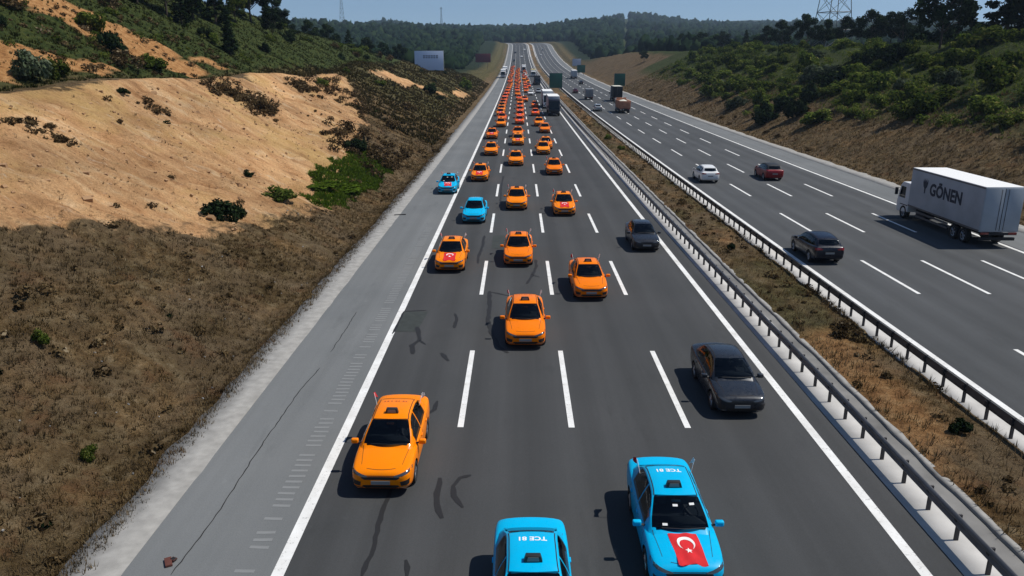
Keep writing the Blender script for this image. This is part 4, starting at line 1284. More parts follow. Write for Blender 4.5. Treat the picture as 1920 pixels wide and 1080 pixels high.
gonen = build_lorry(mark='GÖNEN')
put(gonen, 'box_truck', 'white', 30.85, 48.3, 1, 'white box lorry lettered GÖNEN straddling the right edge line', 'truck')
semi_a = build_lorry(L=13.5, H=4.0, cabL=2.2, cabH=3.45, boxm='box_shaded', axles=(1.35, 3.3, 9.6, 10.9))
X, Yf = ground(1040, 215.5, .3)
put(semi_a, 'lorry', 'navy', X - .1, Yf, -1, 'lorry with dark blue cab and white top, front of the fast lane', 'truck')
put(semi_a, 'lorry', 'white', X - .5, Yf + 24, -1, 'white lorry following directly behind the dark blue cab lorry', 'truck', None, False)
dark_l = build_lorry(L=10, H=3.6, cabL=2.0, cabH=3.0, boxm='truckdark', roofm='truckdark', axles=(1.3, 6.9, 8.2))
put(dark_l, 'lorry', 'black', 8.0, 322, -1, 'black box lorry far back in the fast lane', 'truck', None, False)
yel = build_lorry(L=10, H=3.7, cabL=2.0, cabH=3.0, boxm='cream', roofm='signyellow', axles=(1.3, 6.9, 8.2))
put(yel, 'lorry', 'white', 8.0, 408, -1, 'pale yellow lorry far back in the fast lane', 'truck', None, False)
put(semi_a, 'lorry', 'white', 3.6, 470, -1, 'white lorry in the third lane at the back of the convoy', 'truck', None, False)
for k, (xx, yy, what) in enumerate(((-7.4, 395, 'front'), (-7.2, 440, 'rear'))):
    put(yel if 0 else semi_a, 'lorry', 'white', xx, yy, -1, 'white lorry on the left hard shoulder beside the convoy tail, ' + what + ' of two', 'truck', None, False)
tipper = build_lorry(L=8.4, H=3.3, cabL=2.0, cabH=2.95, kind='tipper', boxm='tipper', tip=2.75, axles=(1.3, 5.9, 7.2))
put(tipper, 'tipper_lorry', 'cream_' if 0 else 'white', 23.7, 174, 1, 'tipper lorry with orange tailgate driving away', 'truck')
boxl = build_lorry(L=9, H=4.1, cabL=2.0, cabH=3.0, boxm='truckdark', roofm='cream', axles=(1.3, 6.3, 7.5))
put(boxl, 'lorry', 'white', 27.7, 218, 1, 'dark lorry with cream roof ahead of the tipper', 'truck')
M['vangrey'] = mat('van_grey', (.20, .21, .22), .5)
van = build_lorry(L=6.2, W=2.1, H=3.0, cabL=1.7, cabH=2.3, boxm='vangrey', roofm='vangrey', axles=(1.0, 4.7), z0=.85)
put(van, 'van', 'silver', 20.6, 226, 1, 'grey box van in the second lane of opposite carriageway', 'van', None, False)
put(semi_a, 'lorry', 'white', 27.6, 385, 1, 'small white lorry far along the opposite carriageway', 'truck', None, False)
# a few on the far climb
for k, (xx, yy, colr, f, lab) in enumerate(((-3, 640, 'black', -1, 'tiny black car low on the far climb'), (3.2, 700, 'white', -1, 'tiny white car halfway up the far climb'), (-2.5, 760, 'navy', -1, 'tiny navy car below the white one on far climb'),
                              (6.5, 800, 'white', -1, 'tiny white car near the top of the far climb'), (21, 720, 'white', 1, 'tiny white car climbing away on the far hill'), (25, 800, 'silver', 1, 'tiny silver car climbing away near the far crest'))):
    put(suv, 'car', colr, xx, yy, f, lab, 'car', 'cars on the far climb', False)

# ------------------------------------------------------------------ vegetation
def leaf_mat(name, stops, trans=.25, rnd=.35):
    m = bpy.data.materials.new(name); m.use_nodes = True
    n, l = m.node_tree.nodes, m.node_tree.links
    n.clear(); out = n.new('ShaderNodeOutputMaterial')
    at = n.new('ShaderNodeAttribute'); at.attribute_name = 'tint'
    rp = ramp(n, stops); l.new(at.outputs['Fac'], rp.inputs[0])
    oi = n.new('ShaderNodeObjectInfo')
    c = mixc(n, l, 1.0, rp.outputs[0], maprange(n, l, oi.outputs['Random'], 0, 1, 1 - rnd, 1 + rnd), 'MULTIPLY')
    d = n.new('ShaderNodeBsdfDiffuse'); t = n.new('ShaderNodeBsdfTranslucent'); mx = n.new('ShaderNodeMixShader'); mx.inputs[0].default_value = trans
    l.new(c, d.inputs[0]); l.new(c, t.inputs[0]); l.new(d.outputs[0], mx.inputs[1]); l.new(t.outputs[0], mx.inputs[2]); l.new(mx.outputs[0], out.inputs[0])
    return m
M['leaf'] = leaf_mat('bush_leaves', [(0, (.014, .026, .006)), (.42, (.074, .112, .020)), (.75, (.155, .180, .036)), (1, (.25, .23, .08))], .42)
M['leaf_dark'] = leaf_mat('pine_needles', [(0, (.006, .012, .006)), (.5, (.016, .028, .012)), (1, (.035, .050, .020))], .1, .25)
M['leaf_grey'] = leaf_mat('silvery_leaves', [(0, (.03, .045, .02)), (.5, (.075, .095, .055)), (1, (.16, .18, .12))])
M['leaf_dry'] = leaf_mat('dry_scrub', [(0, (.030, .020, .010)), (.4, (.075, .050, .024)), (.75, (.14, .10, .05)), (1, (.25, .20, .13))], .2, .3)
M['grass_dry'] = leaf_mat('dry_grass', [(0, (.040, .030, .012)), (.35, (.105, .070, .030)), (.7, (.185, .130, .065)), (1, (.33, .27, .17))], .2, 0)
M['leaf_fresh'] = leaf_mat('fresh_grass', [(0, (.030, .055, .006)), (.5, (.075, .125, .012)), (1, (.14, .19, .03))], .3, .1)
M['leaf_olive'] = leaf_mat('hill_grass', [(0, (.012, .016, .005)), (.5, (.032, .038, .010)), (1, (.080, .070, .026))], .2, 0)
M['grass_olive'] = leaf_mat('olive_grass', [(0, (.020, .020, .008)), (.4, (.050, .042, .016)), (.75, (.095, .070, .030)), (1, (.17, .13, .07))], .2, 0)
def place_tint(m):
    n, l = m.node_tree.nodes, m.node_tree.links
    geo = n.new('ShaderNodeNewGeometry').outputs['Position']
    dif = [q for q in n if q.type == 'BSDF_DIFFUSE'][0]; tr = [q for q in n if q.type == 'BSDF_TRANSLUCENT'][0]
    src = dif.inputs[0].links[0].from_socket
    c = mixc(n, l, maprange(n, l, noise(n, l, geo, .22, 5, .6), .45, .62, 0, .6), src, (.130, .095, .056))
    c = mixc(n, l, maprange(n, l, noise(n, l, geo, .5, 5, .65), .56, .68, 0, .6), c, (.125, .064, .030))
    c = mixc(n, l, 1.0, c, maprange(n, l, noise(n, l, geo, .35, 4, .6), .3, .7, .50, 1.2), 'MULTIPLY')
    l.new(c, dif.inputs[0]); l.new(c, tr.inputs[0])
place_tint(M['grass_dry'])
M['bark'] = mat('bark', (.05, .038, .028), .95, var=.3, vscale=3)
M['forest'] = leaf_mat('far_forest', [(0, (.005, .011, .008)), (.5, (.012, .024, .013)), (1, (.026, .042, .018))], .0, 0)

def leaf_cloud(cent, rad, n, size, r, squash=1.0, inner=.5):
    cent = np.asarray(cent, float); rad = np.asarray(rad, float)
    w = rad ** 2; idx = r.choice(len(cent), n, p=w / w.sum())
    d = r.normal(size=(n, 3)); d /= np.linalg.norm(d, axis=1)[:, None]
    rr = rad[idx] * (inner + (1 - inner) * r.random(n) ** .6)
    pos = cent[idx] + d * rr[:, None] * np.array([1, 1, squash])
    nrm = d + r.normal(size=(n, 3)) * .55 + np.array([0, 0, .25]); nrm /= np.linalg.norm(nrm, axis=1)[:, None]
    a = np.cross(nrm, r.normal(size=(n, 3))); a /= np.linalg.norm(a, axis=1)[:, None]; b = np.cross(nrm, a)
    s = size * (.55 + .9 * r.random(n))[:, None]
    V = np.stack([pos - a * s, pos - b * s * .6, pos + a * s, pos + b * s * .6], 1).reshape(-1, 3)
    tint = np.clip(.45 + .22 * r.normal(size=n) + .15 * (r.random(len(cent))[idx] - .5) * 2, 0, 1)
    return V, np.repeat(tint, 4)
def cloud_mesh(name, V, tint, m):
    F = np.arange(len(V)).reshape(-1, 4)
    me = mk_mesh(name, V, F, [m]); point_attr(me, 'tint', tint); return me

def bush_data(seed, n=1500, size=.10, k=9, tall=.8):
    r = np.random.default_rng(seed)
    c = []; q = []
    for i in range(k):
        a = r.random() * 6.28; d = r.random() ** .6 * .72
        c.append((d * math.cos(a), d * math.sin(a), .12 + r.random() * tall * (1.05 - .6 * d))); q.append(.24 + .22 * r.random())
    return leaf_cloud(c, q, n, size, r, .9, .35)
BUSH = {}
for kind, m in (('fresh', 'leaf_fresh'), ('green', 'leaf'), ('dark', 'leaf_dark'), ('grey', 'leaf_grey'), ('dry', 'leaf_dry')):
    BUSH[kind] = [cloud_mesh('shrub', *bush_data(50 + s + 10 * len(BUSH), 1700 if kind != 'dry' else 900, .085, 11), M[m]) for s in range(4)]

def broad_tree(seed, H, m='leaf_dark', spread=.42, n=4200, trunk=.28):
    r = np.random.default_rng(seed); c = []; q = []; mb = MB()
    top = Vector((r.normal() * .3, r.normal() * .3, H * .62)); mb.bar((0, 0, -.4), top * .5, .035 * H * .6, 0, 7, .022 * H * .6); mb.bar(top * .5, top, .022 * H * .6, 0, 6, .010 * H)
    for i in range(17):
        a = i * 2.4 + r.random(); h = H * (trunk + (1 - trunk) * (.10 + .85 * r.random()))
        prof = math.sin(min(1, max(.05, (h / H - trunk * .7) / (1 - trunk * .7))) * math.pi * .92 + .12)
        d = H * spread * prof * (.45 + .6 * r.random())
        p = Vector((d * math.cos(a), d * math.sin(a), h)); c.append(tuple(p)); q.append(H * (.085 + .085 * r.random()))
        mb.bar((top.x * .6, top.y * .6, max(H * trunk * .7, h - d * .8)), p, .008 * H, 0, 4, .003 * H)
    V, t = leaf_cloud(c, q, n, .026 * H, r, .85, .3)
    return cloud_mesh('crown', V, t, M[m]), mb.mesh('trunk', [M['bark']])

def pine_tree(seed, H, m='leaf_dark', n=3800, w=.20):
    r = np.random.default_rng(seed); mb = MB(); mb.bar((0, 0, -.4), (0, 0, H * .96), .022 * H, 0, 7, .004 * H)
    c = []; q = []
    for i in range(34):
        t = (i + .5) / 34; h = H * (.10 + .88 * t); a = i * 2.399 + r.random() * .6
        d = H * w * (1 - t) ** .8 * (.5 + .55 * r.random()); p = Vector((d * math.cos(a), d * math.sin(a), h - .06 * d))
        c.append(tuple(p)); q.append(H * (.035 + .055 * (1 - t))); mb.bar((0, 0, h + .02 * H), p, .005 * H, 0, 4, .002 * H)
    V, tt = leaf_cloud(c, q, n, .020 * H, r, .6, .2)
    return cloud_mesh('crown', V, tt, M[m]), mb.mesh('trunk', [M['bark']])

TREES = {'broad': [broad_tree(s, 8.0) for s in (1, 2, 3)], 'green': [broad_tree(s, 8.0, 'leaf') for s in (4, 5)], 'pine': [pine_tree(s, 10.0) for s in (6, 7, 8)], 'cypress': [pine_tree(11, 9.0, 'leaf_dark', 3000, .11)]}
def tree(kind, v, X, Y, H, label, group=None, name=None, sx=1.0):
    cr, tr = TREES[kind][v % len(TREES[kind])]
    H0 = {'broad': 8.0, 'green': 8.0, 'pine': 10.0, 'cypress': 9.0}[kind]
    root = empty(name or {'broad': 'broadleaf_tree', 'green': 'broadleaf_tree', 'pine': 'pine_tree', 'cypress': 'cypress_tree'}[kind], (X, Y, float(T(X, Y)) - .1), random.random() * 6.28)
    root.scale = (H / H0 * sx, H / H0 * sx, H / H0)
    mk_obj('trunk', tr, root); mk_obj('crown', cr, root)
    return tag(root, label, 'tree', group)
def shrub(kind, X, Y, rad, hgt, label, group=None, v=None, name='shrub'):
    me = BUSH[kind][(random.randrange(4) if v is None else v) % 4]
    o = mk_obj(name, me, None, (X, Y, float(T(X, Y)) - .12 * rad), (0, 0, random.random() * 6.28))
    o.scale = (rad, rad * random.uniform(.85, 1.15), hgt)
    return tag(o, label, 'shrub', group)

def hit(px, py):
    """where the ray through a pixel meets the land"""
    xr = (px - 960) / FPX; yr = (540 - py) / FPX
    s, c = math.sin(R(PITCH)), math.cos(R(PITCH))
    d = Vector((xr, c + yr * s, -s + yr * c)); d.rotate(Matrix.Rotation(R(YAW), 3, 'Z'))
    t = np.arange(8, 1500, .4); X, Y, Z = d.x * t, d.y * t, CAM_H + d.z * t
    b = np.nonzero(Z < T(X, Y))[0]
    k = b[0] if len(b) else len(t) - 1
    return float(X[k]), float(Y[k])

# --- shrubs of the left bank that can be told apart
for px, py, rad, hgt, kind, lab in (
        (412, 408, 1.15, 1.25, 'dark', 'dark green bush at the foot of the sandy cut'),
        (440, 405, .9, .9, 'dark', 'smaller dark bush just right of the bush below the sand'),
        (467, 332, .55, .5, 'dark', 'small round dark bush alone low on the bare sand'),
        (515, 372, 1.5, .8, 'green', 'low green shrub beside the grassy patch below the sand'),
        (590, 345, 2.2, .5, 'fresh', 'bright green low shrub in the grassy patch, left one'),
        (650, 350, 2.4, .5, 'fresh', 'bright green low shrub in the grassy patch, right one'),
        (665, 285, 1.6, 1.5, 'dark', 'dark shrub at the right end of the sandy cut'),
        (700, 300, 1.3, 1.1, 'dry', 'brown dry shrub right of the sandy cut'),
        (232, 176, .6, .5, 'dark', 'small dark bush on the lip of the sandy cut'),
        (95, 240, .4, .3, 'dry', 'small brown tuft high on the left of the sand'),
        (118, 268, .5, .35, 'dry', 'brown tuft below the highest tuft on the sand'),
        (430, 178, 1.4, .6, 'dry', 'brown scrub overhanging the lip of the sandy cut'),
        (480, 200, 1.8, .8, 'dry', 'brownish scrub patch below the lip of the sand'),
        (512, 216, .8, .35, 'dry', 'narrow brown scrub at the lower end of the scrub streak on the sand'),
        (565, 170, 1.5, .7, 'dry', 'brown scrub mass on the right lip of the sandy cut'),
        (600, 158, 1.8, 1.0, 'green', 'green scrub on the right lip of the sand'),
        (75, 655, .4, .5, 'green', 'small green bush in the dry verge at far left'),
        (170, 860, .34, .4, 'green', 'small green bush low in the dry verge'),
        (52, 150, 1.6, 2.2, 'grey', 'greyish shrub on the orange upper slope'),
        (105, 150, 1.5, 1.6, 'green', 'green shrub on the orange upper slope'),
        (210, 95, 1.7, 2.0, 'dark', 'dark bushes in the middle of the orange streak'),
        (170, 55, 2.2, 2.0, 'green', 'green shrub left of the orange streak'),
        (805, 175, 2.0, 2.4, 'dark', 'dark bush at the end of the second sandy mound'),
        (870, 165, 2.5, 3.0, 'green', 'green bush beside the far left verge'),
        (765, 205, 1.6, 1.4, 'dry', 'dry brown shrub on the bank below the second sandy mound'),
        (735, 240, 1.4, 1.2, 'dry', 'dry brown shrub farther down the left bank')):
    X, Y = hit(px, py); shrub(kind, X, Y, rad, hgt, lab)

# --- left hill: trees one can tell apart, then its shrub cover
for px, Y, base, H, kind, v, lab, sx in (
        (447, 112, None, 6.6, 'cypress', 0, 'narrow black-green cypress standing alone on the left hill', 1.15),
        (487, 150, None, 11.0, 'broad', 0, 'tall dark tree on the skyline of the left hill', .85),
        (425, 128, None, 9.5, 'pine', 0, 'dark pine left of the skyline tree', 1),
        (385, 120, None, 9.5, 'pine', 1, 'dark pine in the middle of the left skyline row', 1),
        (340, 112, None, 8.5, 'broad', 1, 'round dark tree in the left skyline row', 1),
        (290, 108, None, 7.0, 'pine', 2, 'dark pine near the top edge above the orange streak', 1),
        (230, 104, None, 7.5, 'broad', 2, 'dark tree at the top edge left of the pines', 1),
        (120, 92, None, 6.0, 'green', 0, 'leafy tree at the top left corner', 1),
        (40, 88, None, 6.0, 'broad', 1, 'dark tree at the far top left corner', 1),
        (515, 175, None, 6.0, 'pine', 0, 'small pine just right of the tall skyline tree', 1),
        (545, 215, None, 7.0, 'broad', 1, 'dark tree where the left hill drops', 1),
        (590, 225, None, 7.5, 'broad', 2, 'first dark tree in the belt below the left hill', 1),
        (625, 235, None, 7.5, 'broad', 0, 'second dark tree in the belt below the left hill', 1),
        (660, 245, None, 8.0, 'pine', 1, 'dark pine in the belt below the left hill', 1.3),
        (690, 255, None, 7.0, 'broad', 1, 'dark tree above the second sandy mound', 1),
        (720, 275, None, 7.0, 'broad', 2, 'dark tree right of the second sandy mound', 1),
        (750, 290, None, 7.0, 'broad', 0, 'dark tree left of the billboard', 1)):
    X = (px - 971) / FPX * (Y * .96 + 3)
    tree(kind, v, X, Y, H, lab, None, None, sx)
for k in range(62):
    Y = random.uniform(62, 240); X = -36.5 - random.random() ** 1.4 * (34 if Y < 170 else 20)
    s, g, o = masks(np.array([X]), np.array([Y]))
    if o[0] > 0 and random.random() < .8: continue
    kind = random.choice(['green', 'green', 'dark', 'dark', 'dry'])
    shrub(kind, X, Y, random.uniform(.8, 2.0), random.uniform(.6, 1.9), {'green': 'leafy green', 'dark': 'dark green', 'dry': 'brown dry'}[kind] + ' shrub ' + ('just above the track' if X > -40 else 'halfway up' if X > -48 else 'high up') + ' on the upper left hillside, ' + ('near end' if Y < 100 else 'middle' if Y < 160 else 'far end'), 'shrubs of the upper left hillside')
for k in range(28):
    Y = random.uniform(110, 300); X = random.uniform(-31, -14.5)
    s, g, o = masks(np.array([X]), np.array([Y]))
    if s[0] > 0: continue
    shrub(random.choice(['dry', 'dry', 'dark', 'green']), X, Y, random.uniform(.6, 1.5), random.uniform(.5, 1.3), 'brownish scrub bush on the left bank beyond the sandy cut', 'scrub on the far left bank')

for k in range(9):
    Y = random.uniform(84, 165); X = -40 - random.random() * 16 - (Y - 84) * .02
    tree(random.choice(['broad', 'pine', 'broad', 'green']), k, X, Y, random.uniform(4.0, 7.0), 'dark tree crowded on the crest of the left hill', 'trees on the crest of the left hill')
# --- right bank thicket
n = 0; tries = 0; placed = []
while n < 145 and tries < 6000:
    tries += 1
    Y = 45 + 245 * random.random() ** 1.15; X = random.uniform(41, 70)
    lo = float(np.interp(Y, [40, 75, 90, 120, 150, 200, 290], [55, 52, 47.5, 44, 43, 46, 54])) + random.uniform(-1.5, 2.5)
    if X < lo: continue
    r0 = random.uniform(1.5, 3.3)
    if any((X - a) ** 2 + (Y - b) ** 2 < (.62 * (r0 + c)) ** 2 for a, b, c in placed): continue
    placed.append((X, Y, r0)); n += 1
    kind = random.choice(['green'] * 9 + ['grey'])
    shrub(kind, X, Y, r0, r0 * random.uniform(.6, 1.15), ('silvery' if kind == 'grey' else 'dark green' if kind == 'dark' else 'leafy green') + ' shrub ' + ('low' if X < 51 else 'halfway up' if X < 60 else 'near the top') + ' in the right bank thicket, ' + ('behind the box lorry' if Y < 95 else 'middle stretch' if Y < 170 else 'far stretch'),
          'silvery shrubs of the right bank' if kind == 'grey' else 'green shrubs of the right bank')
for k in range(14):
    Y = random.uniform(60, 330); X = random.uniform(38.6, 44)
    shrub('dry', X, Y, random.uniform(.4, 1.0), random.uniform(.3, .7), 'dry brown tussock at the foot of the right bank', 'tussocks below the right bank')
# dark hedge and trees along the crest
for k, px in enumerate(range(1440, 1990, 26)):
    Y = 132 + random.uniform(-6, 10); X = (px - 971) / FPX * (Y * .96 + 3)
    shrub('dark', X, Y, random.uniform(2.2, 3.0), random.uniform(2.4, 3.4), ordinal(k + 1) + ' bush from the left in the dark hedge along the right crest', 'hedge on the right crest')
for px, Y, H, kind, v, lab, sx in (
        (1735, 128, 12.5, 'broad', 0, 'tall dark tree at the top right, left of the gap of sky', .8),
        (1765, 140, 14, 'pine', 0, 'tall dark pine behind the left top right tree', 1.2),
        (1850, 126, 14, 'pine', 1, 'tall dark pine right of the gap of sky', 1.3),
        (1900, 122, 13, 'broad', 2, 'tall dark tree at the top right corner', .9),
        (1950, 124, 13, 'pine', 2, 'tall dark pine cut by the right edge', 1.2),
        (1530, 190, 6.4, 'broad', 1, 'dark round tree at the foot of the lattice pylon', 1),
        (1565, 200, 7.4, 'broad', 2, 'dark round tree below the middle of the lattice pylon', 1),
        (1612, 185, 8.0, 'broad', 0, 'round topped dark tree right of the lattice pylon', 1.1),
        (1650, 182, 7.4, 'broad', 1, 'dark tree between the two round topped trees', 1),
        (1675, 178, 8.2, 'broad', 2, 'round topped dark tree farther right of the pylon', 1),
        (1500, 215, 8.5, 'broad', 0, 'dark tree at the left end of the pylon trees', 1),
        (1455, 260, 8.5, 'broad', 1, 'dark tree left of the pylon trees', 1.1),
        (1425, 280, 8.0, 'broad', 2, 'dark tree farther left along the right crest', 1.1),
        (1390, 330, 8.5, 'pine', 2, 'dark pine in the belt on the right plateau', 1.3),
        (1350, 350, 8.0, 'broad', 0, 'dark tree in the belt on the right plateau', 1.2),
        (1310, 370, 8.0, 'broad', 1, 'dark tree farther left in the belt on the right plateau', 1.2),
        (1270, 390, 8.0, 'broad', 2, 'dark tree near the left end of the plateau belt', 1.2),
        (1230, 410, 7.0, 'pine', 0, 'dark pine at the left end of the plateau belt', 1.3),
        (1205, 360, 5.0, 'broad', 0, 'small dark tree on the brow above the brown bank', 1)):
    X = (px - 971) / FPX * (Y * .96 + 3)
    tree(kind, v, X, Y, H, lab, None, None, sx)

# --- shrubs in the median
for X, Y, rad, hgt, kind, lab in ((14.4, 31.4, .75, .75, 'dry', 'bushy dry shrub in the median beside the grey saloon'), (14.3, 22.5, .45, .5, 'dark', 'small dark green shrub in the near median'),
                                  (14.0, 27.0, .3, .3, 'dry', 'low dry tuft shrub in the near median'), (13.6, 47.5, .35, .5, 'dark', 'dark tuft in the middle of the median'), (13.9, 64, .4, .5, 'dry', 'brown tuft in the median by the white hatchback'),
                                  (13.6, 118, .7, .8, 'green', 'green shrub in the median by the lorries'), (13.9, 104, .5, .6, 'green', 'smaller green shrub in the median before the lorries')):
    me = BUSH[kind][1]; o = mk_obj('shrub', me, None, (X, Y, float(zr(Y)) + .06), (0, 0, Y)); o.scale = (rad, rad, hgt); tag(o, lab, 'shrub')

# --- grass and scrub that nobody could count
def tufts(name, X, Y, Z, hmin, hmax, blades, label, m='grass_dry', w=.015, base_t=.5):
    r = np.random.default_rng(len(X)); n = len(X); k = blades
    h = (hmin + (hmax - hmin) * r.random(n) ** 1.6)
    clump = np.clip(.5 + .30 * fbm(X * .5, Y * .5, 201) + .25 * fbm(X * .12, Y * .12, 205), 0, 1)
    a = r.random((n, k)) * 6.28; lean = (.25 + .7 * r.random((n, k))) * h[:, None]; off = r.random((n, k)) * .10
    bx = X[:, None] + off * np.cos(a); by = Y[:, None] + off * np.sin(a)
    tx = bx + lean * np.cos(a); ty = by + lean * np.sin(a); tz = Z[:, None] + h[:, None] * (.7 + .5 * r.random((n, k)))
    px, py = -np.sin(a) * w * (1 + h[:, None]), np.cos(a) * w * (1 + h[:, None])
    zb = np.repeat((Z - .04)[:, None], k, 1)
    V = np.stack([np.stack([bx - px, by - py, zb], -1), np.stack([bx + px, by + py, zb], -1), np.stack([tx, ty, tz], -1)], 2).reshape(-1, 3)
    t = np.clip(clump[:, None] * .9 + .16 * r.normal(size=(n, k)) + (base_t - .5), 0, 1)
    me = mk_mesh(name, V, np.arange(len(V)).reshape(-1, 3), [M[m]]); point_attr(me, 'tint', np.repeat(t.ravel(), 3))
    return tag(mk_obj(name, me), label, None, None, 'stuff')
def scatter(n, x0, x1, y0, y1, p=1.0):
    Y = y0 + (y1 - y0) * rng.random(n) ** p; X = x0 + (x1 - x0) * rng.random(n)
    return X, Y
X, Y = scatter(105000, -31, -10.5, 8, 130, 1.6)
s, g, o = masks(X, Y); keep = (s < .5) | (rng.random(len(X)) < .03)
keep &= fbm(X * .45, Y * .45, 301) > -.35 + .5 * rng.random(len(X)) - .25
X, Y = X[keep], Y[keep]
tufts('dry_grass', X, Y, T(X, Y), .03, .20, 6, 'dry brown grass and weeds covering the left verge')
X, Y = scatter(9000, 12.45, 15.6, 9, 240, 1.7); tufts('dry_grass', X, Y, zr(Y) + .06, .05, .30, 5, 'dry grass in the median')
X, Y = scatter(24000, 37.3, 56, 40, 300, 1.3); tufts('dry_grass', X, Y, T(X, Y), .08, .36, 6, 'dry grass at the foot of the right bank', w=.035, base_t=.72)
X, Y = scatter(30000, -62, -34, 40, 230, 1.2); s, g, o = masks(X, Y); k = (o < .5) | (rng.random(len(X)) < .14); X, Y = X[k], Y[k]
tufts('grass', X, Y, T(X, Y), .08, .34, 6, 'green grass on the upper left hillside', 'leaf_olive', .035)
X, Y = scatter(22000, -36, -12, 110, 330, 1.3); s, g, o = masks(X, Y); k = s < .5; X, Y = X[k], Y[k]
tufts('dry_grass', X, Y, T(X, Y), .15, .55, 5, 'brown and olive grass on the far left bank', 'grass_olive', .06)
X, Y = scatter(12000, 48, 85, 45, 300, 1.2); tufts('grass', X, Y, T(X, Y), .15, .6, 5, 'green undergrowth on the right bank', 'leaf', .05)
X, Y = scatter(14000, -18.5, -12.8, 52, 88); s, g, o = masks(X, Y); k = (g > .5); X, Y = X[k], Y[k]
tufts('grass', X, Y, T(X, Y), .08, .3, 6, 'fresh green grass patch below the sandy cut', 'leaf_fresh', .05, .6)
# low scrub mounds in the verge (one mass)
def scrub(name, n, xr, yr, pw, kind_m, label, rmin=.16, rmax=.55, leaves=60, th=0.):
    r = np.random.default_rng(n); V = []; TT = []
    X, Y = xr[0] + (xr[1] - xr[0]) * r.random(n), yr[0] + (yr[1] - yr[0]) * r.random(n) ** pw
    s, g, o = masks(X, Y); k = ((s < .5) | (r.random(n) < .10)) & (fbm(X * .3, Y * .3, 401) > th); X, Y = X[k], Y[k]; Z = T(X, Y)
    for x, y, z in zip(X, Y, Z):
        R0 = rmin + (rmax - rmin) * r.random() ** 2
        v, t = leaf_cloud([(0, 0, R0 * .35)], [R0], leaves, .05 + .10 * R0, r, .65, .3); V.append(v + np.array([x, y, z])); TT.append(t * .9 + r.normal() * .12)
    V = np.concatenate(V); TT = np.clip(np.concatenate(TT), 0, 1)
    return tag(mk_obj(name, cloud_mesh(name, V, TT, M[kind_m])), label, None, None, 'stuff')
scrub('scrub', 620, (-30, -10.9), (9, 125), 1.3, 'leaf_dry', 'low brown scrub scattered over the left verge', .10, .42, 60, -.05)
scrub('scrub', 170, (-30, -11.2), (12, 125), 1.2, 'leaf_dark', 'low dark green scrub scattered over the left verge', .12, .38, 60, .1)
scrub('scrub', 230, (-56, -36), (44, 104), 1.0, 'leaf_dry', 'dry scrub dotted over the orange upper slope', .25, .8, 80, -.4)
scrub('scrub', 150, (-58, -36), (44, 120), 1.0, 'leaf', 'green scrub dotted over the upper left slope', .3, .9, 90, -.2)
def scrub_at(pts, label, m, rmin=.2, rmax=.6, leaves=70):
    r = np.random.default_rng(len(pts)); V = []; TT = []
    for px, py in pts:
        x, y = hit(px, py); R0 = rmin + (rmax - rmin) * r.random() ** 1.5; z = float(T(x, y))
        v, t = leaf_cloud([(0, 0, R0 * .3)], [R0], leaves, .05 + .10 * R0, r, .6, .3); V.append(v + np.array([x, y, z])); TT.append(t * .8 + r.normal() * .12)
    tag(mk_obj('scrub', cloud_mesh('scrub', np.concatenate(V), np.clip(np.concatenate(TT), 0, 1), M[m])), label, None, None, 'stuff')
def along(pts, n, jx, jy):
    out = []
    for k in range(n):
        t = random.random() * (len(pts) - 1); i = int(t); f = t - i
        out.append((pts[i][0] + (pts[i + 1][0] - pts[i][0]) * f + random.gauss(0, jx), pts[i][1] + (pts[i + 1][1] - pts[i][1]) * f + random.gauss(0, jy)))
    return out
scrub_at(along([(385, 162), (430, 175), (470, 192), (515, 216)], 70, 9, 7) + along([(545, 158), (575, 170), (600, 182)], 30, 8, 5) + along([(590, 150), (640, 175), (700, 215)], 50, 12, 8), 'dark brown scrub streaks below the lip of the sandy cut', 'leaf_dry', .3, 1.0, 90)
scrub_at(along([(25, 232), (60, 243), (100, 255), (125, 275)], 34, 10, 5) + along([(265, 190), (300, 210), (320, 220)], 22, 8, 6), 'thin dry scrub scattered high on the bare sand', 'leaf_dry', .12, .4, 40)
scrub_at(along([(630, 240), (670, 270), (720, 300), (760, 290)], 70, 20, 18), 'brown scrub at the right end of the sandy cut', 'leaf_dry', .4, 1.1, 90)
def mounds(name, n, label, m):
    r = np.random.default_rng(n); V = []; TT = []
    while len(V) < n:
        y = 45 + 250 * r.random(); x = 42 + 28 * r.random()
        if x < float(np.interp(y, [40, 75, 90, 120, 150, 200, 290], [54, 51, 47, 43.5, 42.5, 45, 53])) + 2 * r.random(): continue
        R0 = .6 + 1.1 * r.random() ** 1.5; z = float(T(x, y))
        v, t = leaf_cloud([(0, 0, R0 * .3), (R0 * .5, .2, R0 * .4), (-R0 * .4, -.3, R0 * .5)], [R0 * .8, R0 * .6, R0 * .6], 260, .10 + .03 * R0, r, .8, .3); V.append(v + np.array([x, y, z])); TT.append(t + r.normal() * .10)
    tag(mk_obj(name, cloud_mesh(name, np.concatenate(V), np.clip(np.concatenate(TT), 0, 1), M[m])), label, None, None, 'stuff')
r = np.random.default_rng(77); V = []; TT = []
for k in range(230):
    y = 12 + 190 * r.random() ** 1.5; x = 12.6 + 2.9 * r.random(); R0 = .10 + .32 * r.random() ** 2
    v, t = leaf_cloud([(0, 0, R0 * .4)], [R0], 60, .04 + .08 * R0, r, .8, .3); V.append(v + np.array([x, y, float(zr(y)) + .07])); TT.append(t * .8 + r.normal() * .1)
tag(mk_obj('scrub', cloud_mesh('scrub', np.concatenate(V), np.clip(np.concatenate(TT), 0, 1), M['leaf_dry'])), 'ragged brown scrub along the median', None, None, 'stuff')
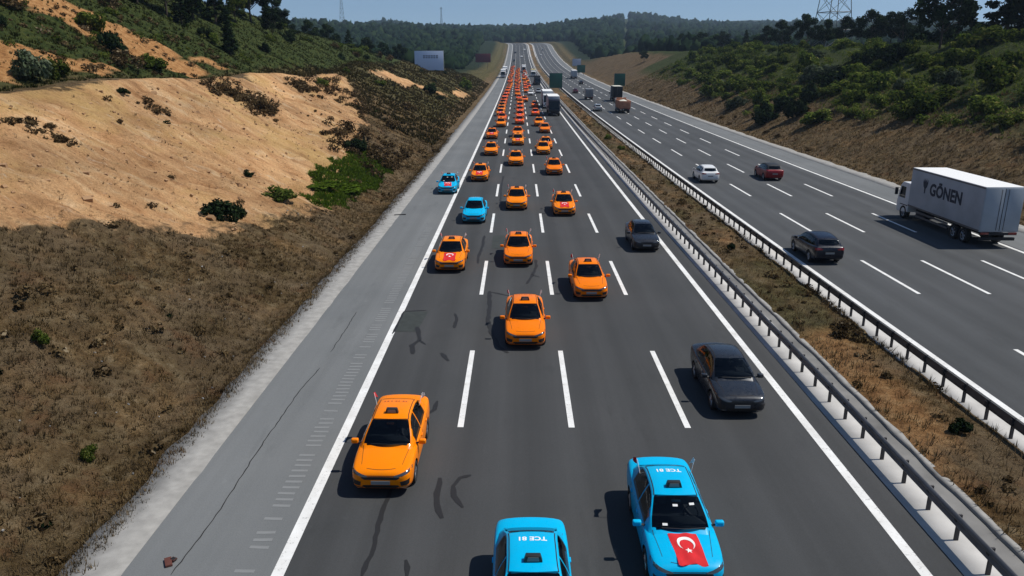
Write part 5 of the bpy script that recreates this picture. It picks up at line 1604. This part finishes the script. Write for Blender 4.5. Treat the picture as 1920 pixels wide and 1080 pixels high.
# tufts creeping over the edge of the left gutter
Y = 9 + 110 * rng.random(5200) ** 1.5; X = -10.25 - .7 * rng.random(5200) ** .8 + .12 * rng.normal(size=5200)
tufts('dry_grass', X, Y, np.maximum(T(X, Y), zr(Y) + .01), .03, .16, 5, 'dry grass creeping over the edge of the left gutter')
mounds('undergrowth', 300, 'tangled green undergrowth between the shrubs of the right bank', 'leaf')
# stones and litter in the verge
mb = MB()
for k in range(70):
    X, Y = random.uniform(-16, -10.6), 12 + 45 * random.random() ** 1.4
    s_ = random.uniform(.02, .06); z = float(T(X, Y)) + .03
    Mx = Matrix.Rotation(random.random() * 3, 3, 'Z') @ Matrix.Rotation(random.random(), 3, 'X')
    mb.box((X, Y, z), (s_ * 1.4, s_, s_ * .8), 0, Mx)
for k in range(900):
    Y = random.uniform(22, 125); X = random.uniform(-31, -14)
    s, g, o = masks(np.array([X]), np.array([Y]))
    if s[0] < .5: continue
    s_ = random.uniform(.05, .16) * (1 + (random.random() < .05)); z = float(T(X, Y)) + .01
    Mx = Matrix.Rotation(random.random() * 3, 3, 'Z') @ Matrix.Rotation(random.random(), 3, 'X')
    mb.box((X, Y, z), (s_ * 1.4, s_, s_ * .8), 1, Mx)
tag(mk_obj('stones', mb.mesh('stones', [M['concrete'], mat('clod', (.34, .20, .10), .95)])), 'pale stones and clods scattered over the left verge and sand', None, None, 'stuff')

# --- far woods: one mass
def woods(name, n, label, spots, hr, seed):
    r = np.random.default_rng(seed)
    bm = bmesh.new(); bmesh.ops.create_icosphere(bm, subdivisions=2, radius=1); bv = np.array([v.co[:] for v in bm.verts]); bf = np.array([[v.index for v in f.verts] for f in bm.faces]); bm.free()
    X, Y, S = spots; Z = T(X, Y); N = len(X); nv = len(bv)
    jit = 1 + .32 * r.normal(size=(N, nv)).clip(-1.6, 1.6)
    H = S * (.9 + .6 * r.random(N))
    V = bv[None] * jit[..., None] * np.stack([S, S, H], -1)[:, None]
    V[..., 2] += (H * .55)[:, None]; V += np.stack([X, Y, Z], -1)[:, None]
    F = (bf[None] + (np.arange(N) * nv)[:, None, None]).reshape(-1, 3)
    t = np.clip(.45 + .2 * r.normal(size=(N, 1)) + .25 * (bv[None, :, 2]) * 0 + .22 * r.normal(size=(N, nv)), 0, 1)
    me = mk_mesh(name, V.reshape(-1, 3), F, [M['forest']]); point_attr(me, 'tint', t.ravel())
    return tag(mk_obj(name, me), label, None, None, 'stuff')
def wood_spots(seed, side, N):
    r = np.random.default_rng(seed)
    Y = 300 + 1900 * r.random(N) ** 1.25
    f = r.random(N)
    if side < 0: X = -24 - .02 * Y - f * (.36 * Y)
    elif side == 0: Y = 1075 + 1100 * r.random(N) ** 1.2; X = -90 + 230 * f
    else: X = 46 + .02 * Y + f * (.50 * Y)
    S = (1.5 + .0026 * Y) * (.7 + .6 * r.random(N))
    keep = np.ones(N, bool)
    if side < 0: keep &= ~((Y < 340) & (X > -34)); keep &= ~((Y > 500) & (X > -16 - .016 * Y))
    elif side > 0:
        keep &= ~((Y < 570) & (X < 72)); keep &= ~((np.abs(X - .133 * Y) < .0045 * Y) & (Y > 500))          # power line clearing
        keep &= ~((Y < 430) & (fbm(X * .02, Y * .01, 7) > -.1))
    return X[keep], Y[keep], S[keep]
woods('woods', 0, 'dark woods covering the slopes left of the far climb', wood_spots(5, -1, 7500), None, 5)
woods('woods', 0, 'dark woods covering the hills right of the far climb', wood_spots(6, 1, 7500), None, 6)

woods('woods', 0, 'dark woods on the hill behind the crest of the motorway', wood_spots(9, 0, 1500), None, 9)

# ------------------------------------------------------------------ signs, billboard, pylons
M['sign_green'] = mat('sign_green', (.0, .075, .050), .5)
M['sign_back'] = mat('sign_white', (.42, .46, .55), .6)
M['board'] = mat('billboard_face', (.62, .70, .88), .6)
M['sign_red'] = mat('billboard_red', (.16, .035, .045), .7)
M['pylon'] = mat('pylon_steel', (.10, .11, .12), .6, .4)
M['letter_grey'] = mat('letter_grey', (.16, .18, .24), .7)
def sign(name, X, Y, w, h, z0, m, label, cat, posts=2, thick=.12, base=None):
    b = float(T(X, Y)) if base is None else base
    root = empty(name, (X, Y, b))
    mb = MB(); mb.box((0, 0, z0 + h / 2), (w, thick, h)); p = mk_obj('panel', mb.mesh('panel', [M[m]], .02), root)
    mb = MB()
    for s in (-1, 1):
        mb.box((s * (w / 2 - .04), -thick / 2 - .01, z0 + h / 2), (.08, .03, h)); mb.box((0, -thick / 2 - .01, z0 + h / 2 + s * (h / 2 - .04)), (w - .18, .03, .08))
    mk_obj('panel_frame', mb.mesh('panel_frame', [M['steel']]), p)
    for k in range(posts):
        x = (k - (posts - 1) / 2) * w * .6
        mb = MB(); mb.bar((x, thick, -.5), (x, thick, z0 + h * .9), .12, 0, 8); mk_obj('post', mb.mesh('post', [M['steel']]), root)
    return tag(root, label, cat)
b = sign('billboard', -29.2, 262, 9.6, 6.3, 9.3 - float(T(-29.2, 262)), 'board', 'large pale blue-white billboard above the left bank', 'billboard', 2, .4)
mb = MB()
for k in range(6): mb.box((-1.6 + .85 * k, -.22, 9.3 - float(T(-29.2, 262)) + 4.4), (.55, .02, 1.0)); mb.box((-1.6 + .85 * k, -.235, 9.3 - float(T(-29.2, 262)) + 4.4), (.20, .02, .42), 1)
me = mb.mesh('lettering', [M['letter_grey'], M['board']])
mk_obj('lettering', me, b)
sign('billboard', -20.5, 470, 9.0, 5.0, 3.5, 'sign_red', 'dark red billboard left of the foot of the far climb', 'billboard', 2, .4)
sign('road_sign', 13.7, 285, 4.7, 5.2, .7, 'sign_green', 'large green road sign standing in the median behind the lorries', 'sign', 2, .12, float(zr(285)))
sign('road_sign', 37.9, 295, 4.1, 4.5, 1.0, 'sign_green', 'green road sign on the right verge above the tipper lorry', 'sign')
sign('road_sign', 33.6, 455, 5.0, 4.0, 4.2, 'sign_back', 'small pale road sign at the foot of the far climb', 'sign', 2, .12, float(zr(455)))
sign('road_sign', 34.2, 430, 4.4, 4.0, 1.4, 'sign_green', 'small green road sign at the foot of the far climb', 'sign', 2, .12, float(zr(430)))

def pylon(X, Y, H, w0, w1, label, arms=()):
    b = float(T(X, Y)); root = empty('pylon', (X, Y, b), .2)
    def wd(z): return w0 + (w1 - w0) * min(1, z / (H * .75))
    for sx in (-1, 1):
        for sy in (-1, 1):
            mb = MB(); n = 8
            for k in range(n):
                z, z2 = H * k / n, H * (k + 1) / n
                mb.bar((sx * wd(z) / 2, sy * wd(z) / 2, z - (.4 if k == 0 else 0)), (sx * wd(z2) / 2, sy * wd(z2) / 2, z2), .13)
            mk_obj('leg', mb.mesh('leg', [M['pylon']]), root)
    mb = MB(); n = 9
    for k in range(n):
        z, z2 = H * k / n, H * (k + 1) / n
        for s in (-1, 1):
            mb.bar((-wd(z) / 2, s * wd(z) / 2, z), (wd(z2) / 2, s * wd(z2) / 2, z2), .07); mb.bar((wd(z) / 2, s * wd(z) / 2, z), (-wd(z2) / 2, s * wd(z2) / 2, z2), .07)
            mb.bar((s * wd(z) / 2, -wd(z) / 2, z), (s * wd(z2) / 2, wd(z2) / 2, z2), .07); mb.bar((s * wd(z) / 2, wd(z) / 2, z), (s * wd(z2) / 2, -wd(z2) / 2, z2), .07)
            mb.bar((-wd(z2) / 2, s * wd(z2) / 2, z2), (wd(z2) / 2, s * wd(z2) / 2, z2), .09); mb.bar((s * wd(z2) / 2, -wd(z2) / 2, z2), (s * wd(z2) / 2, wd(z2) / 2, z2), .09)
    mk_obj('bracing', mb.mesh('bracing', [M['pylon']]), root)
    for z, l in arms:
        mb = MB()
        for s in (-1, 1):
            mb.bar((0, 0, z), (s * l, 0, z + .3), .16); mb.bar((0, 0, z + 1.6), (s * l, 0, z + .3), .12); mb.bar((s * l, 0, z + .3), (s * l, 0, z - 1.4), .10)
        mk_obj('cross_arm', mb.mesh('cross_arm', [M['pylon']]), root)
    return tag(root, label, 'pylon')
pylon((1572 - 971) / FPX * 227, 245, 46, 8.8, 2.6, 'steel lattice pylon above the dark trees at upper right', ((34, 8), (40, 7)))
pylon((647 - 971) / FPX * 900, 935, 46, 7, 2, 'small distant T shaped pylon on the left skyline', ((43, 12),))
pylon((830 - 971) / FPX * 1300, 1350, 42, 5, 1.5, 'tiny distant mast on the skyline left of the road', ((40, 2),))

# ------------------------------------------------------------------ bits on the road
mb = MB(); mb.box((0, 0, .04), (.16, .34, .06), 0, Matrix.Rotation(.5, 3, 'Z')); mb.box((.08, .1, .05), (.14, .12, .04), 1, Matrix.Rotation(-.4, 3, 'Z'))
X, Y = ground(316, 1056); tag(mk_obj('debris', mb.mesh('debris', [mat('debris_brown', (.10, .03, .02), .8), M['tar']], .01), None, (X, Y, .0)), 'small reddish brown debris on the left hard shoulder', 'debris')
X, Y = ground(750, 403); mb = MB(); mb.box((0, 0, .03), (.9, .12, .05), 0, Matrix.Rotation(.3, 3, 'Z')); mb.box((.3, .1, .03), (.3, .2, .04), 0)
tag(mk_obj('debris', mb.mesh('debris', [M['tar']], .01), None, (X, Y, float(zr(Y)))), 'strip of black tyre tread on the left hard shoulder', 'debris')

# ------------------------------------------------------------------ summer haze
hm = bpy.data.materials.new('haze_air'); hm.use_nodes = True; hn = hm.node_tree.nodes; hn.clear()
ho = hn.new('ShaderNodeOutputMaterial'); hv = hn.new('ShaderNodeVolumePrincipled')
hv.inputs['Color'].default_value = (.60, .78, 1.0, 1); hv.inputs['Density'].default_value = 1.25e-4; hv.inputs['Anisotropy'].default_value = .2
hm.node_tree.links.new(hv.outputs[0], ho.inputs['Volume'])
mb = MB(); mb.box((200, 1680, 94), (4400, 3500, 194)); hz = mk_obj('haze', mb.mesh('haze', [hm])); tag(hz, 'thin blue summer haze over the whole valley', None, None, 'stuff')
